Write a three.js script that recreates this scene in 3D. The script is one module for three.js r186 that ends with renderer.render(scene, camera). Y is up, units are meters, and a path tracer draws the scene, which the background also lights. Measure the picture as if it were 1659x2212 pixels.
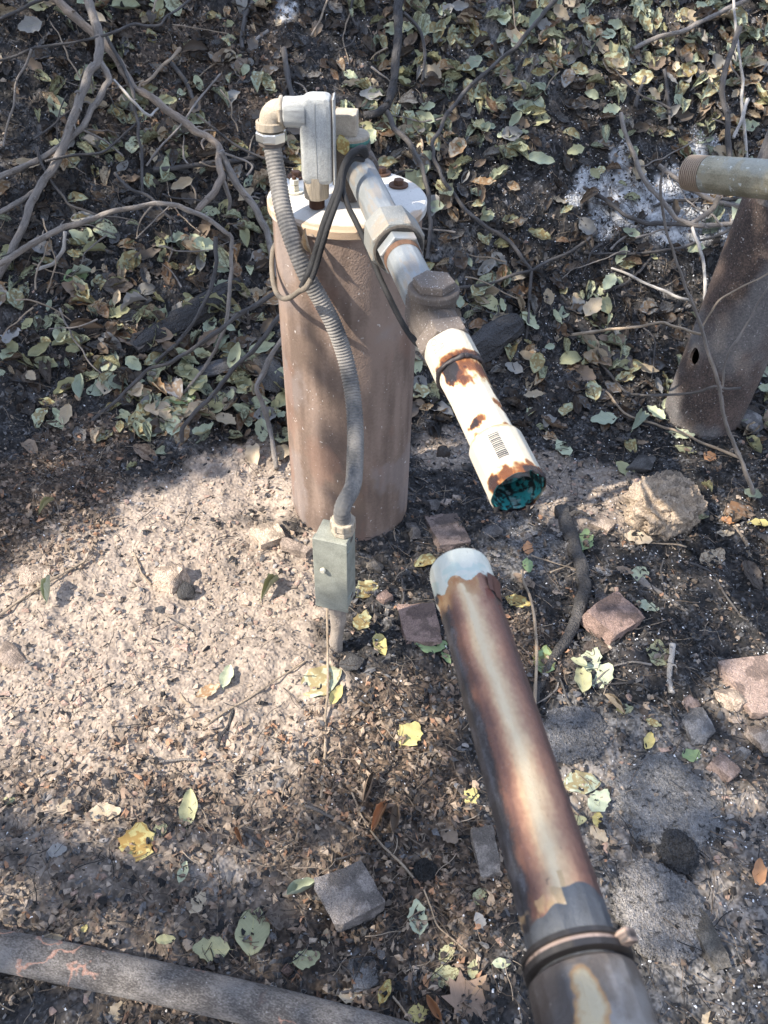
import * as THREE from 'three';
import { mergeGeometries, mergeVertices, toCreasedNormals } from 'three/addons/utils/BufferGeometryUtils.js';
import { ConvexGeometry } from 'three/addons/geometries/ConvexGeometry.js';
import { RoundedBoxGeometry } from 'three/addons/geometries/RoundedBoxGeometry.js';
import { Brush, Evaluator, SUBTRACTION } from 'three-bvh-csg';

/* ------------------------------------------------ camera, sky, sun, exposure */
const V = (x = 0, y = 0, z = 0) => new THREE.Vector3(x, y, z);
const rad = THREE.MathUtils.degToRad;
const scene = new THREE.Scene();
const FOC = 1791, PW = 1659, PH = 2212;              // focal length and frame of the photograph as I measured it
const camera = new THREE.PerspectiveCamera(2 * THREE.MathUtils.radToDeg(Math.atan(PH / 2 / FOC)), 0.75, 0.03, 120);
camera.rotation.order = 'YXZ';
camera.rotation.set(rad(-42.7), 0, rad(1.57));
camera.position.set(0, 1.5, 0);
camera.updateMatrixWorld(true);
camera.focus = 1.75;
camera.userData.fStop = 11;

const renderer = new THREE.WebGLRenderer({ antialias: true });
renderer.setSize(768, 1024);
renderer.toneMapping = THREE.LinearToneMapping;
renderer.toneMappingExposure = 2.4;
renderer.shadowMap.enabled = true;

const SUN = V(-0.66, 0.70, 0.27).normalize();        // direction towards the sun
function makeSky() {
  const w = 256, h = 128, data = new Float32Array(w * h * 4);
  for (let j = 0; j < h; j++) for (let i = 0; i < w; i++) {
    const el = ((j + 0.5) / h - 0.5) * Math.PI, az = ((i + 0.5) / w - 0.5) * 2 * Math.PI;
    const d = V(Math.cos(el) * Math.cos(az), Math.sin(el), Math.cos(el) * Math.sin(az));
    const up = Math.max(0, d.y), k = Math.pow(1 - up, 2.2);
    let c = [0.34 + 0.33 * k, 0.445 + 0.27 * k, 0.675 + 0.14 * k];
    const halo = Math.pow(Math.max(0, d.dot(SUN)), 6) * 0.35;
    c = [c[0] + halo, c[1] + halo * 0.95, c[2] + halo * 0.85];
    if (d.y < 0) c = [0.10, 0.09, 0.08];
    const o = (j * w + i) * 4;
    for (let q = 0; q < 3; q++) data[o + q] = c[q] * 1.5;
    data[o + 3] = 1;
  }
  const t = new THREE.DataTexture(data, w, h, THREE.RGBAFormat, THREE.FloatType);
  t.mapping = THREE.EquirectangularReflectionMapping;
  t.magFilter = t.minFilter = THREE.LinearFilter; t.needsUpdate = true;
  return t;
}
const sky = makeSky();
scene.background = sky; scene.environment = sky;
const sun = new THREE.DirectionalLight(new THREE.Color(1, 0.905, 0.77), 4.5);
sun.position.copy(SUN).multiplyScalar(12).add(V(0, 0, -1.6));
sun.target.position.set(0, 0, -1.6);
sun.castShadow = true; sun.shadow.mapSize.set(4096, 4096);
Object.assign(sun.shadow.camera, { left: -4, right: 4, top: 4, bottom: -4, near: 1, far: 30 });
scene.add(sun, sun.target);

/* ------------------------------------------------ chance, noise, textures */
function rng(seed) { let a = seed >>> 0; return () => { a = (a + 0x6D2B79F5) | 0; let t = Math.imul(a ^ (a >>> 15), 1 | a); t = (t + Math.imul(t ^ (t >>> 7), 61 | t)) ^ t; return ((t ^ (t >>> 14)) >>> 0) / 4294967296; }; }
const R = rng(20240611);
const rr = (a, b, r = R) => a + (b - a) * r();
const gauss = (r = R) => (r() + r() + r() + r() - 2) * 1.0;
const clamp = (x, a = 0, b = 1) => Math.max(a, Math.min(b, x));
const sstep = (a, b, x) => { const t = clamp((x - a) / (b - a)); return t * t * (3 - 2 * t); };
const lerp = (a, b, t) => a + (b - a) * t;
const mix3 = (a, b, t) => [lerp(a[0], b[0], t), lerp(a[1], b[1], t), lerp(a[2], b[2], t)];
function h2(x, y, s) { let h = (Math.imul(x, 374761393) + Math.imul(y, 668265263) + Math.imul(s, 974634777)) | 0; h = Math.imul(h ^ (h >>> 13), 1274126177); return ((h ^ (h >>> 16)) >>> 0) / 4294967296; }
function vn(x, y, s = 0, per = 0) {
  const xi = Math.floor(x), yi = Math.floor(y), fx = x - xi, fy = y - yi;
  const u = fx * fx * (3 - 2 * fx), v = fy * fy * (3 - 2 * fy);
  let x0 = xi, x1 = xi + 1, y0 = yi, y1 = yi + 1;
  if (per) { x0 = ((x0 % per) + per) % per; x1 = ((x1 % per) + per) % per; y0 = ((y0 % per) + per) % per; y1 = ((y1 % per) + per) % per; }
  const a = h2(x0, y0, s), b = h2(x1, y0, s), c = h2(x0, y1, s), d = h2(x1, y1, s);
  return a + (b - a) * u + (c - a) * v + (a - b - c + d) * u * v;
}
function fbm(x, y, oct = 4, s = 0, per = 0) { let a = 0.5, t = 0, n = 0, f = 1; for (let i = 0; i < oct; i++) { t += a * vn(x * f, y * f, s + i * 17, per * f); n += a; a *= 0.5; f *= 2; } return t / n; }
function vn3(x, y, z, s = 0) { const zi = Math.floor(z), f = z - zi, u = f * f * (3 - 2 * f); return lerp(vn(x, y, s + zi * 131), vn(x, y, s + (zi + 1) * 131), u); }
function fbm3(x, y, z, oct = 4, s = 0) { let a = 0.5, t = 0, n = 0, f = 1; for (let i = 0; i < oct; i++) { t += a * vn3(x * f, y * f, z * f, s + i * 29); n += a; a *= 0.5; f *= 2; } return t / n; }
const toS = c => Math.round(255 * clamp(c <= 0.0031308 ? c * 12.92 : 1.055 * Math.pow(c, 1 / 2.4) - 0.055));
// colour texture from a function giving LINEAR rgb
function colorTex(w, h, fn, repeat = true) {
  const d = new Uint8Array(w * h * 4);
  for (let j = 0; j < h; j++) for (let i = 0; i < w; i++) { const c = fn((i + 0.5) / w, (j + 0.5) / h), o = (j * w + i) * 4; d[o] = toS(c[0]); d[o + 1] = toS(c[1]); d[o + 2] = toS(c[2]); d[o + 3] = 255; }
  const t = new THREE.DataTexture(d, w, h); t.colorSpace = THREE.SRGBColorSpace; t.magFilter = THREE.LinearFilter; t.minFilter = THREE.LinearMipmapLinearFilter; t.generateMipmaps = true;
  t.wrapS = t.wrapT = repeat ? THREE.RepeatWrapping : THREE.ClampToEdgeWrapping; t.needsUpdate = true; return t;
}
function grayTex(w, h, fn, repeat = true) {
  const d = new Uint8Array(w * h * 4);
  for (let j = 0; j < h; j++) for (let i = 0; i < w; i++) { const c = Math.round(255 * clamp(fn((i + 0.5) / w, (j + 0.5) / h))), o = (j * w + i) * 4; d[o] = d[o + 1] = d[o + 2] = c; d[o + 3] = 255; }
  const t = new THREE.DataTexture(d, w, h); t.magFilter = THREE.LinearFilter; t.minFilter = THREE.LinearMipmapLinearFilter; t.generateMipmaps = true;
  t.wrapS = t.wrapT = repeat ? THREE.RepeatWrapping : THREE.ClampToEdgeWrapping; t.needsUpdate = true; return t;
}
const scaled = (t, u, v = u) => { const c = t.clone(); c.repeat.set(u, v); c.needsUpdate = true; return c; };
const lin = (r, g, b) => new THREE.Color().setRGB(r, g, b);
const mat = (o) => new THREE.MeshStandardMaterial({ side: THREE.DoubleSide, roughness: 0.9, metalness: 0, ...o });
const phys = (o) => new THREE.MeshPhysicalMaterial({ side: THREE.DoubleSide, ...o });

/* ------------------------------------------------ naming and building helpers */
const taken = {};
function numbered(n) { if (!(n in taken)) { taken[n] = 0; return n; } taken[n]++; return n + '_' + String(taken[n]).padStart(3, '0'); }
function shadows(o) { o.traverse(m => { if (m.isMesh) { m.castShadow = true; m.receiveShadow = true; } }); return o; }
function top(o, name, label, category, group, kind) {
  o.name = numbered(name); o.userData.label = label;
  if (category && kind !== 'structure') o.userData.category = category; if (group) o.userData.group = group; if (kind) o.userData.kind = kind;
  scene.add(o); return o;
}
function thing(name, label, category, pos = V(), group) { const g = new THREE.Group(); g.position.copy(pos); return top(g, name, label, category, group); }
function part(name, geo, m, parent, label) { const o = new THREE.Mesh(geo, m); o.name = name; if (label) o.userData.label = label; parent.add(o); return o; }
function single(name, geo, m, label, category, group, kind) { return top(new THREE.Mesh(geo, m), name, label, category, group, kind); }

/* ------------------------------------------------ from photograph to place */
const CQ = camera.quaternion.clone(), CP = camera.position.clone();
const ray = (px, py) => V((px - PW / 2) / FOC, -(py - PH / 2) / FOC, -1).applyQuaternion(CQ);   // unit depth along the axis
const at = (px, py, Z) => ray(px, py).multiplyScalar(Z).add(CP);
const atD = (px, py, d) => { const r = ray(px, py); return r.multiplyScalar(d / -r.z).add(CP); };   // on the upright plane d metres ahead
const onPlane = (px, py, y) => { const r = ray(px, py); return r.multiplyScalar((y - CP.y) / r.y).add(CP); };
const toPix = p => { const q = p.clone().sub(CP).applyQuaternion(CQ.clone().invert()); return { x: PW / 2 + FOC * q.x / -q.z, y: PH / 2 - FOC * q.y / -q.z, Z: -q.z }; };
function vert(P, py) { let a = -0.5, b = 1.45; for (let i = 0; i < 40; i++) { const m = (a + b) / 2; if (toPix(V(P.x, m, P.z)).y > py) a = m; else b = m; } return (a + b) / 2; }

/* ------------------------------------------------ ground */
function gBase(x, z) {
  const d = -z, d0 = 1.98 + 0.10 * x + 0.10 * Math.sin(x * 1.7 + 0.6);
  const w = 0.11, s = Math.log(1 + Math.exp(clamp((d - d0) / w, -30, 30))) * w;
  const slope = 0.72 + 0.06 * Math.sin(x * 2.1);
  let y = slope * Math.min(s, 2.6) + 0.35 * Math.max(0, s - 2.6);
  y += 0.045 * Math.exp(-(((x + 0.62) / 0.5) ** 2 + ((d - 1.35) / 0.42) ** 2));      // dirt mound
  y += 0.05 * Math.exp(-(((x + 1.02) / 0.22) ** 2 + ((d - 1.62) / 0.25) ** 2));      // fibrous hump
  { const rc = Math.hypot(x + 0.089, d - 1.624); y += 0.022 * Math.exp(-(((rc - 0.15) / 0.06) ** 2)); }   // soil banked round the casing
  y += 0.03 * (fbm(x * 1.6 + 9, z * 1.6, 3, 5) - 0.5) * 2 * sstep(0.1, 0.6, Math.hypot(x + 0.07, d - 1.62));
  return y;
}
function gFine(x, z) {
  const n1 = fbm(x * 9, z * 9, 3, 40), n2 = vn(x * 42, z * 42, 71), n3 = vn(x * 95, z * 95, 73);
  const ridge = 1 - Math.abs(2 * vn(x * 22 + 3, z * 22, 77) - 1);
  const k = 1 - 0.3 * gridAt(gD, x, z); return 0.026 * (n1 - 0.5) + k * (0.014 * (n2 - 0.5) + 0.007 * (n3 - 0.5) + 0.010 * (ridge - 0.5));
}
const g = (x, z) => gBase(x, z) + gFine(x, z);
function gN(x, z, e = 0.02) { return V(gBase(x - e, z) - gBase(x + e, z), 2 * e, gBase(x, z - e) - gBase(x, z + e)).normalize(); }
function GH(px, py, h = 0) {                              // where the sight line meets the ground raised by h
  const r = ray(px, py); let t0 = 0.3, t1 = 0.3; const f = t => { const x = CP.x + r.x * t, z = CP.z + r.z * t; return CP.y + r.y * t - gBase(x, z) - h; };
  while (t1 < 12 && f(t1) > 0) { t0 = t1; t1 += 0.02; }
  for (let i = 0; i < 24; i++) { const m = (t0 + t1) / 2; if (f(m) > 0) t0 = m; else t1 = m; }
  return r.multiplyScalar(t1).add(CP);
}
const G = (px, py) => GH(px, py, 0);
const pxm = P => toPix(P).Z / FOC;                        // metres per photo pixel at a point

const blobs = list => list.map(([px, py, r, k = 1]) => { const p = G(px, py); return [p.x, p.z, r, k]; });
const X0 = -1.65, X1 = 1.65, Z0 = -3.55, Z1 = 0.0, MG = 440;
const wobN = (() => { const a = new Float32Array((MG + 1) * (MG + 1)); for (let j = 0; j <= MG; j++) for (let i = 0; i <= MG; i++) a[j * (MG + 1) + i] = (fbm(lerp(X0, X1, i / MG) * 5, lerp(Z0, Z1, j / MG) * 5, 4, 11) - 0.5) * 2; return a; })();
const gridAt = (a, x, z) => { const u = clamp((x - X0) / (X1 - X0), 0, 0.9999) * MG, v = clamp((z - Z0) / (Z1 - Z0), 0, 0.9999) * MG, i = u | 0, j = v | 0, fu = u - i, fv = v - j, o = j * (MG + 1) + i; return lerp(lerp(a[o], a[o + 1], fu), lerp(a[o + MG + 1], a[o + MG + 2], fu), fv); };
const maskGrid = (bs, wob = 0.35) => { const a = new Float32Array((MG + 1) * (MG + 1)); for (let j = 0; j <= MG; j++) for (let i = 0; i <= MG; i++) { const x = lerp(X0, X1, i / MG), z = lerp(Z0, Z1, j / MG), o = j * (MG + 1) + i; let m = 0; for (const [bx, bz, r, k] of bs) { const q = Math.hypot(x - bx, z - bz) / r; if (q < 1.9) m = Math.max(m, k * sstep(1.15, 0.75, q + wob * wobN[o])); } a[o] = m; } return a; };
const DIRT = blobs([[60, 1330, .2], [200, 1250, .2], [350, 1130, .17], [480, 1060, .15], [560, 1000, .1], [450, 1250, .24], [250, 1420, .24], [80, 1480, .2], [520, 1400, .2], [640, 1280, .13], [640, 1480, .12], [420, 1560, .14], [200, 1580, .13], [700, 1180, .08], [960, 980, .09, .8], [1230, 1090, .12, .8], [1330, 1080, .14, .8], [640, 1590, .1, .6], [80, 1660, .1, .5], [150, 1730, .2, .5], [420, 1730, .18, .48], [300, 1890, .2, .36], [620, 1830, .15, .36], [120, 1900, .16, .34], [1560, 1780, .2, .3], [1300, 1720, .16, .3], [1640, 1520, .12, .5], [1180, 1010, .08, .7], [610, 1070, .12]]);
const ASHGREY = blobs([[1440, 1700, .17, .9], [1430, 1960, .16, .9], [1240, 1590, .12, .9], [1120, 1180, .12, .75], [1600, 1900, .22, .7], [1300, 1830, .15, .8], [1560, 2120, .2, .6], [100, 1860, .16, .3], [470, 1870, .07, .9], [60, 1750, .1, .4], [570, 1620, .1, .8], [400, 940, .07, .6], [1120, 80, .22, .7], [1000, 560, .12, .5]]);
const WHITE = blobs([[1440, 452, .10], [1500, 452, .09], [1370, 438, .075, .9], [1310, 415, .06, .9], [1265, 392, .04, .9], [1560, 470, .07, .9], [1240, 430, .03, .7], [1345, 340, .045, .8], [1350, 385, .04, .7], [1510, 315, .05, .85], [1530, 335, .045, .8], [1300, 480, .05, .6], [1380, 400, .05, .6], [620, 20, .03, .8]]);
const BROWN = blobs([[60, 1100, .24], [160, 980, .14, .8], [820, 1750, .24], [960, 1850, .14], [330, 1660, .14, .9], [880, 1550, .14, .8], [560, 1720, .16, .8], [400, 170, .3, .6], [800, 2060, .2, .6], [200, 1800, .25, .5], [500, 1900, .25, .5], [1120, 1420, .12, .7]]);
const gD = maskGrid(DIRT), gA = maskGrid(ASHGREY), gW = maskGrid(WHITE, 0.8), gB = maskGrid(BROWN);
const dirtM = (x, z) => gridAt(gD, x, z), ashM = (x, z) => gridAt(gA, x, z), whiteM = (x, z) => gridAt(gW, x, z), brownM = (x, z) => gridAt(gB, x, z);

function groundColor(x, z) {
  const n = fbm(x * 14, z * 14, 4, 3), f = vn(x * 160, z * 160, 8), f2 = vn(x * 330, z * 330, 9), f3 = vn(x * 60, z * 60, 10);
  let c = mix3([0.014, 0.0135, 0.014], [0.048, 0.043, 0.041], sstep(0.35, 0.7, n * 0.6 + f * 0.4));
  c = mix3(c, [0.15, 0.147, 0.15], 0.6 * sstep(0.58, 0.8, f3 * 0.55 + f2 * 0.45));
  const b = brownM(x, z); if (b > 0) c = mix3(c, mix3([0.06, 0.042, 0.03], [0.17, 0.12, 0.085], sstep(0.3, 0.75, f * 0.6 + f2 * 0.4)), b * 0.85);
  const a = ashM(x, z); if (a > 0) c = mix3(c, mix3([0.075, 0.072, 0.071], [0.25, 0.238, 0.23], sstep(0.3, 0.72, f * 0.45 + f2 * 0.4 + n * 0.15)), a * 0.9 * sstep(0.25, 0.5, n + 0.1));
  const d = dirtM(x, z); if (d > 0) c = mix3(c, mix3([0.185, 0.15, 0.124], [0.345, 0.283, 0.23], sstep(0.25, 0.75, f * 0.35 + f2 * 0.3 + n * 0.35)), d * sstep(0.16, 0.34, n + 0.25 * d));
  const w = whiteM(x, z); if (w > 0) c = mix3(c, [0.60, 0.61, 0.63], w * (0.35 + 0.65 * sstep(0.25, 0.7, f * 0.3 + f2 * 0.15 + f3 * 0.55)));
  return c;
}
const bumpTile = grayTex(512, 512, (u, v) => 0.5 * fbm(u * 32, v * 32, 3, 90, 32) + 0.5 * Math.pow(vn(u * 64, v * 64, 95, 64), 1.5));
{
  const NX = 600, NZ = 640, pos = new Float32Array((NX + 1) * (NZ + 1) * 3), uv = new Float32Array((NX + 1) * (NZ + 1) * 2), idx = [];
  for (let j = 0; j <= NZ; j++) for (let i = 0; i <= NX; i++) {
    const k = j * (NX + 1) + i, x = lerp(X0, X1, i / NX), z = lerp(Z0, Z1, j / NZ);
    pos[k * 3] = x; pos[k * 3 + 1] = g(x, z); pos[k * 3 + 2] = z; uv[k * 2] = i / NX; uv[k * 2 + 1] = j / NZ;
    if (i < NX && j < NZ) { const a = k, b = k + 1, c = k + NX + 1, d = c + 1; idx.push(a, c, b, b, c, d); }
  }
  const ge = new THREE.BufferGeometry(); ge.setAttribute('position', new THREE.BufferAttribute(pos, 3)); ge.setAttribute('uv', new THREE.BufferAttribute(uv, 2)); ge.setIndex(idx); ge.computeVertexNormals();
  const map = colorTex(2048, 2048, (u, v) => groundColor(lerp(X0, X1, u), lerp(Z0, Z1, v)), false);
  const m = mat({ map, roughness: 1, bumpMap: scaled(bumpTile, 11), bumpScale: 0.0045 });
  single('ground', ge, m, 'burnt ground of tan dirt, black char and grey ash', null, null, 'structure');
  // the land round it, a ring of coarser ground
  const p2 = [], i2 = [], uv2 = []; const xs = [], zs = [];
  const axis = (a, b, out, arr) => { for (let q = 9; q >= 1; q--) arr.push(a - out * (q / 9) ** 2.2); const n = 22; for (let q = 0; q <= n; q++) arr.push(lerp(a, b, q / n)); for (let q = 1; q <= 9; q++) arr.push(b + out * (q / 9) ** 2.2); };
  axis(X0, X1, 38, xs); axis(Z0, Z1, 38, zs);
  for (const z of zs) for (const x of xs) { const inE = x >= X0 && x <= X1 && z >= Z0 && z <= Z1; p2.push(x, (inE ? g(x, z) : gBase(x, z) + 0.02 * (fbm(x * 3, z * 3, 3, 4) - 0.5)), z); uv2.push(x / 2, z / 2); }
  const W = xs.length; for (let j = 0; j < zs.length - 1; j++) for (let i = 0; i < W - 1; i++) { const cx = (xs[i] + xs[i + 1]) / 2, cz = (zs[j] + zs[j + 1]) / 2; if (cx > X0 && cx < X1 && cz > Z0 && cz < Z1) continue; const a = j * W + i; i2.push(a, a + W, a + 1, a + 1, a + W, a + W + 1); }
  const g2 = new THREE.BufferGeometry(); g2.setAttribute('position', new THREE.Float32BufferAttribute(p2, 3)); g2.setAttribute('uv', new THREE.Float32BufferAttribute(uv2, 2)); g2.setIndex(i2); g2.computeVertexNormals();
  const m2 = mat({ roughness: 1, map: colorTex(512, 512, (u, v) => { const n = fbm(u * 16, v * 16, 4, 66, 16), f = vn(u * 128, v * 128, 67, 128); return mix3([0.03, 0.028, 0.026], [0.15, 0.13, 0.10], sstep(0.35, 0.75, n * 0.6 + f * 0.4)); }) });
  single('hillside', g2, m2, 'burnt leaf-strewn hillside around the well', null, null, 'structure');
}
console.log('ground done');

/* ------------------------------------------------ geometry helpers */
function tube(pts, rad_, seg = 10, opt = {}) {
  const closed = false, n = opt.n || Math.max(6, pts.length * 6), curve = new THREE.CatmullRomCurve3(pts, closed, 'centripetal', 0.5);
  const P = curve.getSpacedPoints(n), len = curve.getLength(), fr = curve.computeFrenetFrames(n, false);
  const pos = [], uv = [], idx = [], sd = opt.seed || 0, ns = opt.noise || 0, nf = opt.nf || 40;
  for (let i = 0; i <= n; i++) {
    const t = i / n, r0 = rad_(t, t * len);
    for (let j = 0; j <= seg; j++) {
      const a = j / seg * Math.PI * 2, N = fr.normals[i], B = fr.binormals[i];
      const cx = Math.cos(a), sx = Math.sin(a);
      let r = r0; if (ns) r *= 1 + ns * (fbm3(cx * 1.3 + sd, sx * 1.3, t * len * nf, 2, sd) - 0.5) * 2;
      pos.push(P[i].x + r * (cx * N.x + sx * B.x), P[i].y + r * (cx * N.y + sx * B.y), P[i].z + r * (cx * N.z + sx * B.z));
      uv.push(j / seg * 2 * Math.PI * Math.max(0.004, rad_(0.5, len / 2)), t * len);
    }
  }
  const W = seg + 1;
  for (let i = 0; i < n; i++) for (let j = 0; j < seg; j++) { const a = i * W + j; idx.push(a, a + 1, a + W, a + 1, a + W + 1, a + W); }
  if (!opt.open) for (const e of [0, n]) {       // end caps
    const c = pos.length / 3; pos.push(P[e].x, P[e].y, P[e].z); uv.push(0, e / n * len);
    for (let j = 0; j < seg; j++) { const a = e * W + j; if (e) idx.push(a, a + 1, c); else idx.push(a + 1, a, c); }
  }
  const ge = new THREE.BufferGeometry(); ge.setAttribute('position', new THREE.Float32BufferAttribute(pos, 3)); ge.setAttribute('uv', new THREE.Float32BufferAttribute(uv, 2)); ge.setIndex(idx); ge.computeVertexNormals();
  // weld the seam's normals
  const nm = ge.attributes.normal; for (let i = 0; i <= n; i++) { const a = i * W, b = a + seg; const x = nm.getX(a) + nm.getX(b), y = nm.getY(a) + nm.getY(b), z = nm.getZ(a) + nm.getZ(b), l = Math.hypot(x, y, z) || 1; nm.setXYZ(a, x / l, y / l, z / l); nm.setXYZ(b, x / l, y / l, z / l); }
  return ge;
}
function lathe(prof, seg = 48, crease = 0.6) {            // [[r, y], ...] round +Y; u = 0.5 faces local +Z
  const ge = new THREE.LatheGeometry(prof.map(([r, y]) => new THREE.Vector2(Math.max(r, 1e-5), y)), seg, Math.PI);
  const uv = ge.attributes.uv, p = ge.attributes.position; for (let i = 0; i < uv.count; i++) uv.setY(i, p.getY(i));
  return toCreasedNormals(ge, crease);
}
function boxUV(ge) { // uv in metres by the face's main axis
  const q = ge.index ? ge.toNonIndexed() : ge; const p = q.attributes.position, uv = new Float32Array(p.count * 2), a = V(), b = V(), c = V();
  for (let i = 0; i < p.count; i += 3) {
    a.fromBufferAttribute(p, i); b.fromBufferAttribute(p, i + 1); c.fromBufferAttribute(p, i + 2);
    const n = b.clone().sub(a).cross(c.clone().sub(a)), ax = Math.abs(n.x), ay = Math.abs(n.y), az = Math.abs(n.z);
    [a, b, c].forEach((v, k) => { const o = (i + k) * 2; if (ay >= ax && ay >= az) { uv[o] = v.x; uv[o + 1] = v.z; } else if (ax >= az) { uv[o] = v.z; uv[o + 1] = v.y; } else { uv[o] = v.x; uv[o + 1] = v.y; } });
  }
  q.setAttribute('uv', new THREE.BufferAttribute(uv, 2)); return q;
}
function hexPrism(r, h, sides = 6, ch = 0.12) { // a nut: chamfered prism along +Y, centred
  const e = r * ch, s = new THREE.Shape(); for (let i = 0; i < sides; i++) { const a = (i + 0.5) / sides * Math.PI * 2; s[i ? 'lineTo' : 'moveTo'](Math.cos(a) * (r - e), Math.sin(a) * (r - e)); } s.closePath();
  const ge = new THREE.ExtrudeGeometry(s, { depth: h - 2 * e, bevelEnabled: true, bevelThickness: e, bevelSize: e, bevelSegments: 2, curveSegments: 1 });
  ge.translate(0, 0, -(h - 2 * e) / 2); ge.rotateX(-Math.PI / 2); return boxUV(ge);
}
function frameGroup(o, P, dir, up = V(0, 1, 0)) { // local +Y along dir, local +Z as near up as can be
  const Y = dir.clone().normalize(), X = Y.clone().cross(up).normalize(), Z = X.clone().cross(Y).normalize();
  o.position.copy(P); o.quaternion.setFromRotationMatrix(new THREE.Matrix4().makeBasis(X, Y, Z)); return o;
}

/* ------------------------------------------------ surface textures */
const speck = (u, v, s, per, dens) => vn(u * per, v * per, s, per) > dens ? 1 : 0;
const rustTex = colorTex(1024, 1024, (u, v) => {
  const n = fbm(u * 6, v * 6, 5, 201, 6), st = fbm(u * 40, v * 5, 3, 202, 0), f = vn(u * 256, v * 256, 203, 256), big = fbm(u * 3, v * 3, 3, 207, 3);
  let c = mix3([0.128, 0.09, 0.070], [0.25, 0.182, 0.144], sstep(0.34, 0.66, n * 0.4 + f * 0.08 + st * 0.52));
  c = mix3(c, [0.12, 0.106, 0.107], 0.6 * sstep(0.5, 0.68, big));
  c = mix3(c, [0.25, 0.22, 0.212], 0.4 * sstep(0.56, 0.7, fbm(u * 9, v * 9, 5, 209, 9)));
  c = mix3(c, [0.22, 0.125, 0.09], 0.4 * sstep(0.6, 0.72, fbm(u * 14, v * 7, 4, 213, 0)));
  if (vn(u * 200, v * 200, 205, 200) > 0.955) c = mix3(c, [0.6, 0.58, 0.56], 0.7);
  return c;
});
const postTex = colorTex(1024, 1024, (u, v) => {
  const n = fbm(u * 8, v * 8, 5, 221, 8), f = vn(u * 256, v * 256, 223, 256);
  let c = mix3([0.045, 0.034, 0.03], [0.115, 0.08, 0.066], sstep(0.3, 0.75, n * 0.55 + f * 0.45));
  const gz = sstep(0.40, 0.60, fbm(u * 4 + 3, v * 4, 4, 226, 4) + 0.20 * sstep(0.34, 0.08, v) - 0.06);
  c = mix3(c, mix3([0.12, 0.115, 0.115], [0.2, 0.19, 0.185], f), gz * 0.75);
  const w = vn(u * 220, v * 220, 225, 220); if (w > 0.9) c = mix3(c, [0.42, 0.4, 0.385], 0.8 * sstep(0.9, 0.95, w));
  return c;
});
const grainTex = colorTex(512, 512, (u, v) => { const n = fbm(u * 8, v * 8, 5, 231, 8), f = vn(u * 128, v * 128, 233, 128), f2 = vn(u * 200, v * 200, 238, 200); const k = 0.55 + 0.5 * n + 0.22 * (f - 0.5) + 0.2 * (f2 - 0.5); return [k, k * 0.985, k * 0.965].map(q => clamp(q)); });
const grainBump = grayTex(512, 512, (u, v) => 0.6 * fbm(u * 24, v * 24, 4, 241, 24) + 0.4 * vn(u * 120, v * 120, 243, 120));
const galvTex = colorTex(512, 512, (u, v) => { const n = fbm(u * 10, v * 10, 4, 251, 10), f = vn(u * 160, v * 160, 252, 160), d = fbm(u * 5, v * 5, 4, 255, 5); let c = mix3([0.18, 0.198, 0.208], [0.29, 0.305, 0.31], n * 0.7 + f * 0.3); c = mix3(c, [0.27, 0.24, 0.205], 0.75 * sstep(0.48, 0.62, d)); if (f > 0.95) c = [0.55, 0.54, 0.52]; return c; });
const dustMetal = colorTex(512, 512, (u, v) => { const n = fbm(u * 9, v * 9, 4, 261, 9), f = vn(u * 150, v * 150, 262, 150); let c = mix3([0.09, 0.071, 0.06], [0.19, 0.158, 0.135], n * 0.6 + f * 0.4); if (vn(u * 110, v * 110, 264, 110) > 0.90) c = [0.5, 0.48, 0.46]; return c; });
const barkTex = colorTex(256, 512, (u, v) => { const n = fbm(u * 12, v * 5, 4, 271, 0), f = vn(u * 64, v * 128, 272); const k = 0.45 + 0.75 * n + 0.25 * (f - 0.5); return [clamp(k), clamp(k * 0.98), clamp(k * 0.95)]; });
const barkBump = grayTex(256, 512, (u, v) => 0.6 * fbm(u * 20, v * 8, 3, 275) + 0.4 * vn(u * 60, v * 120, 276));

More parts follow.
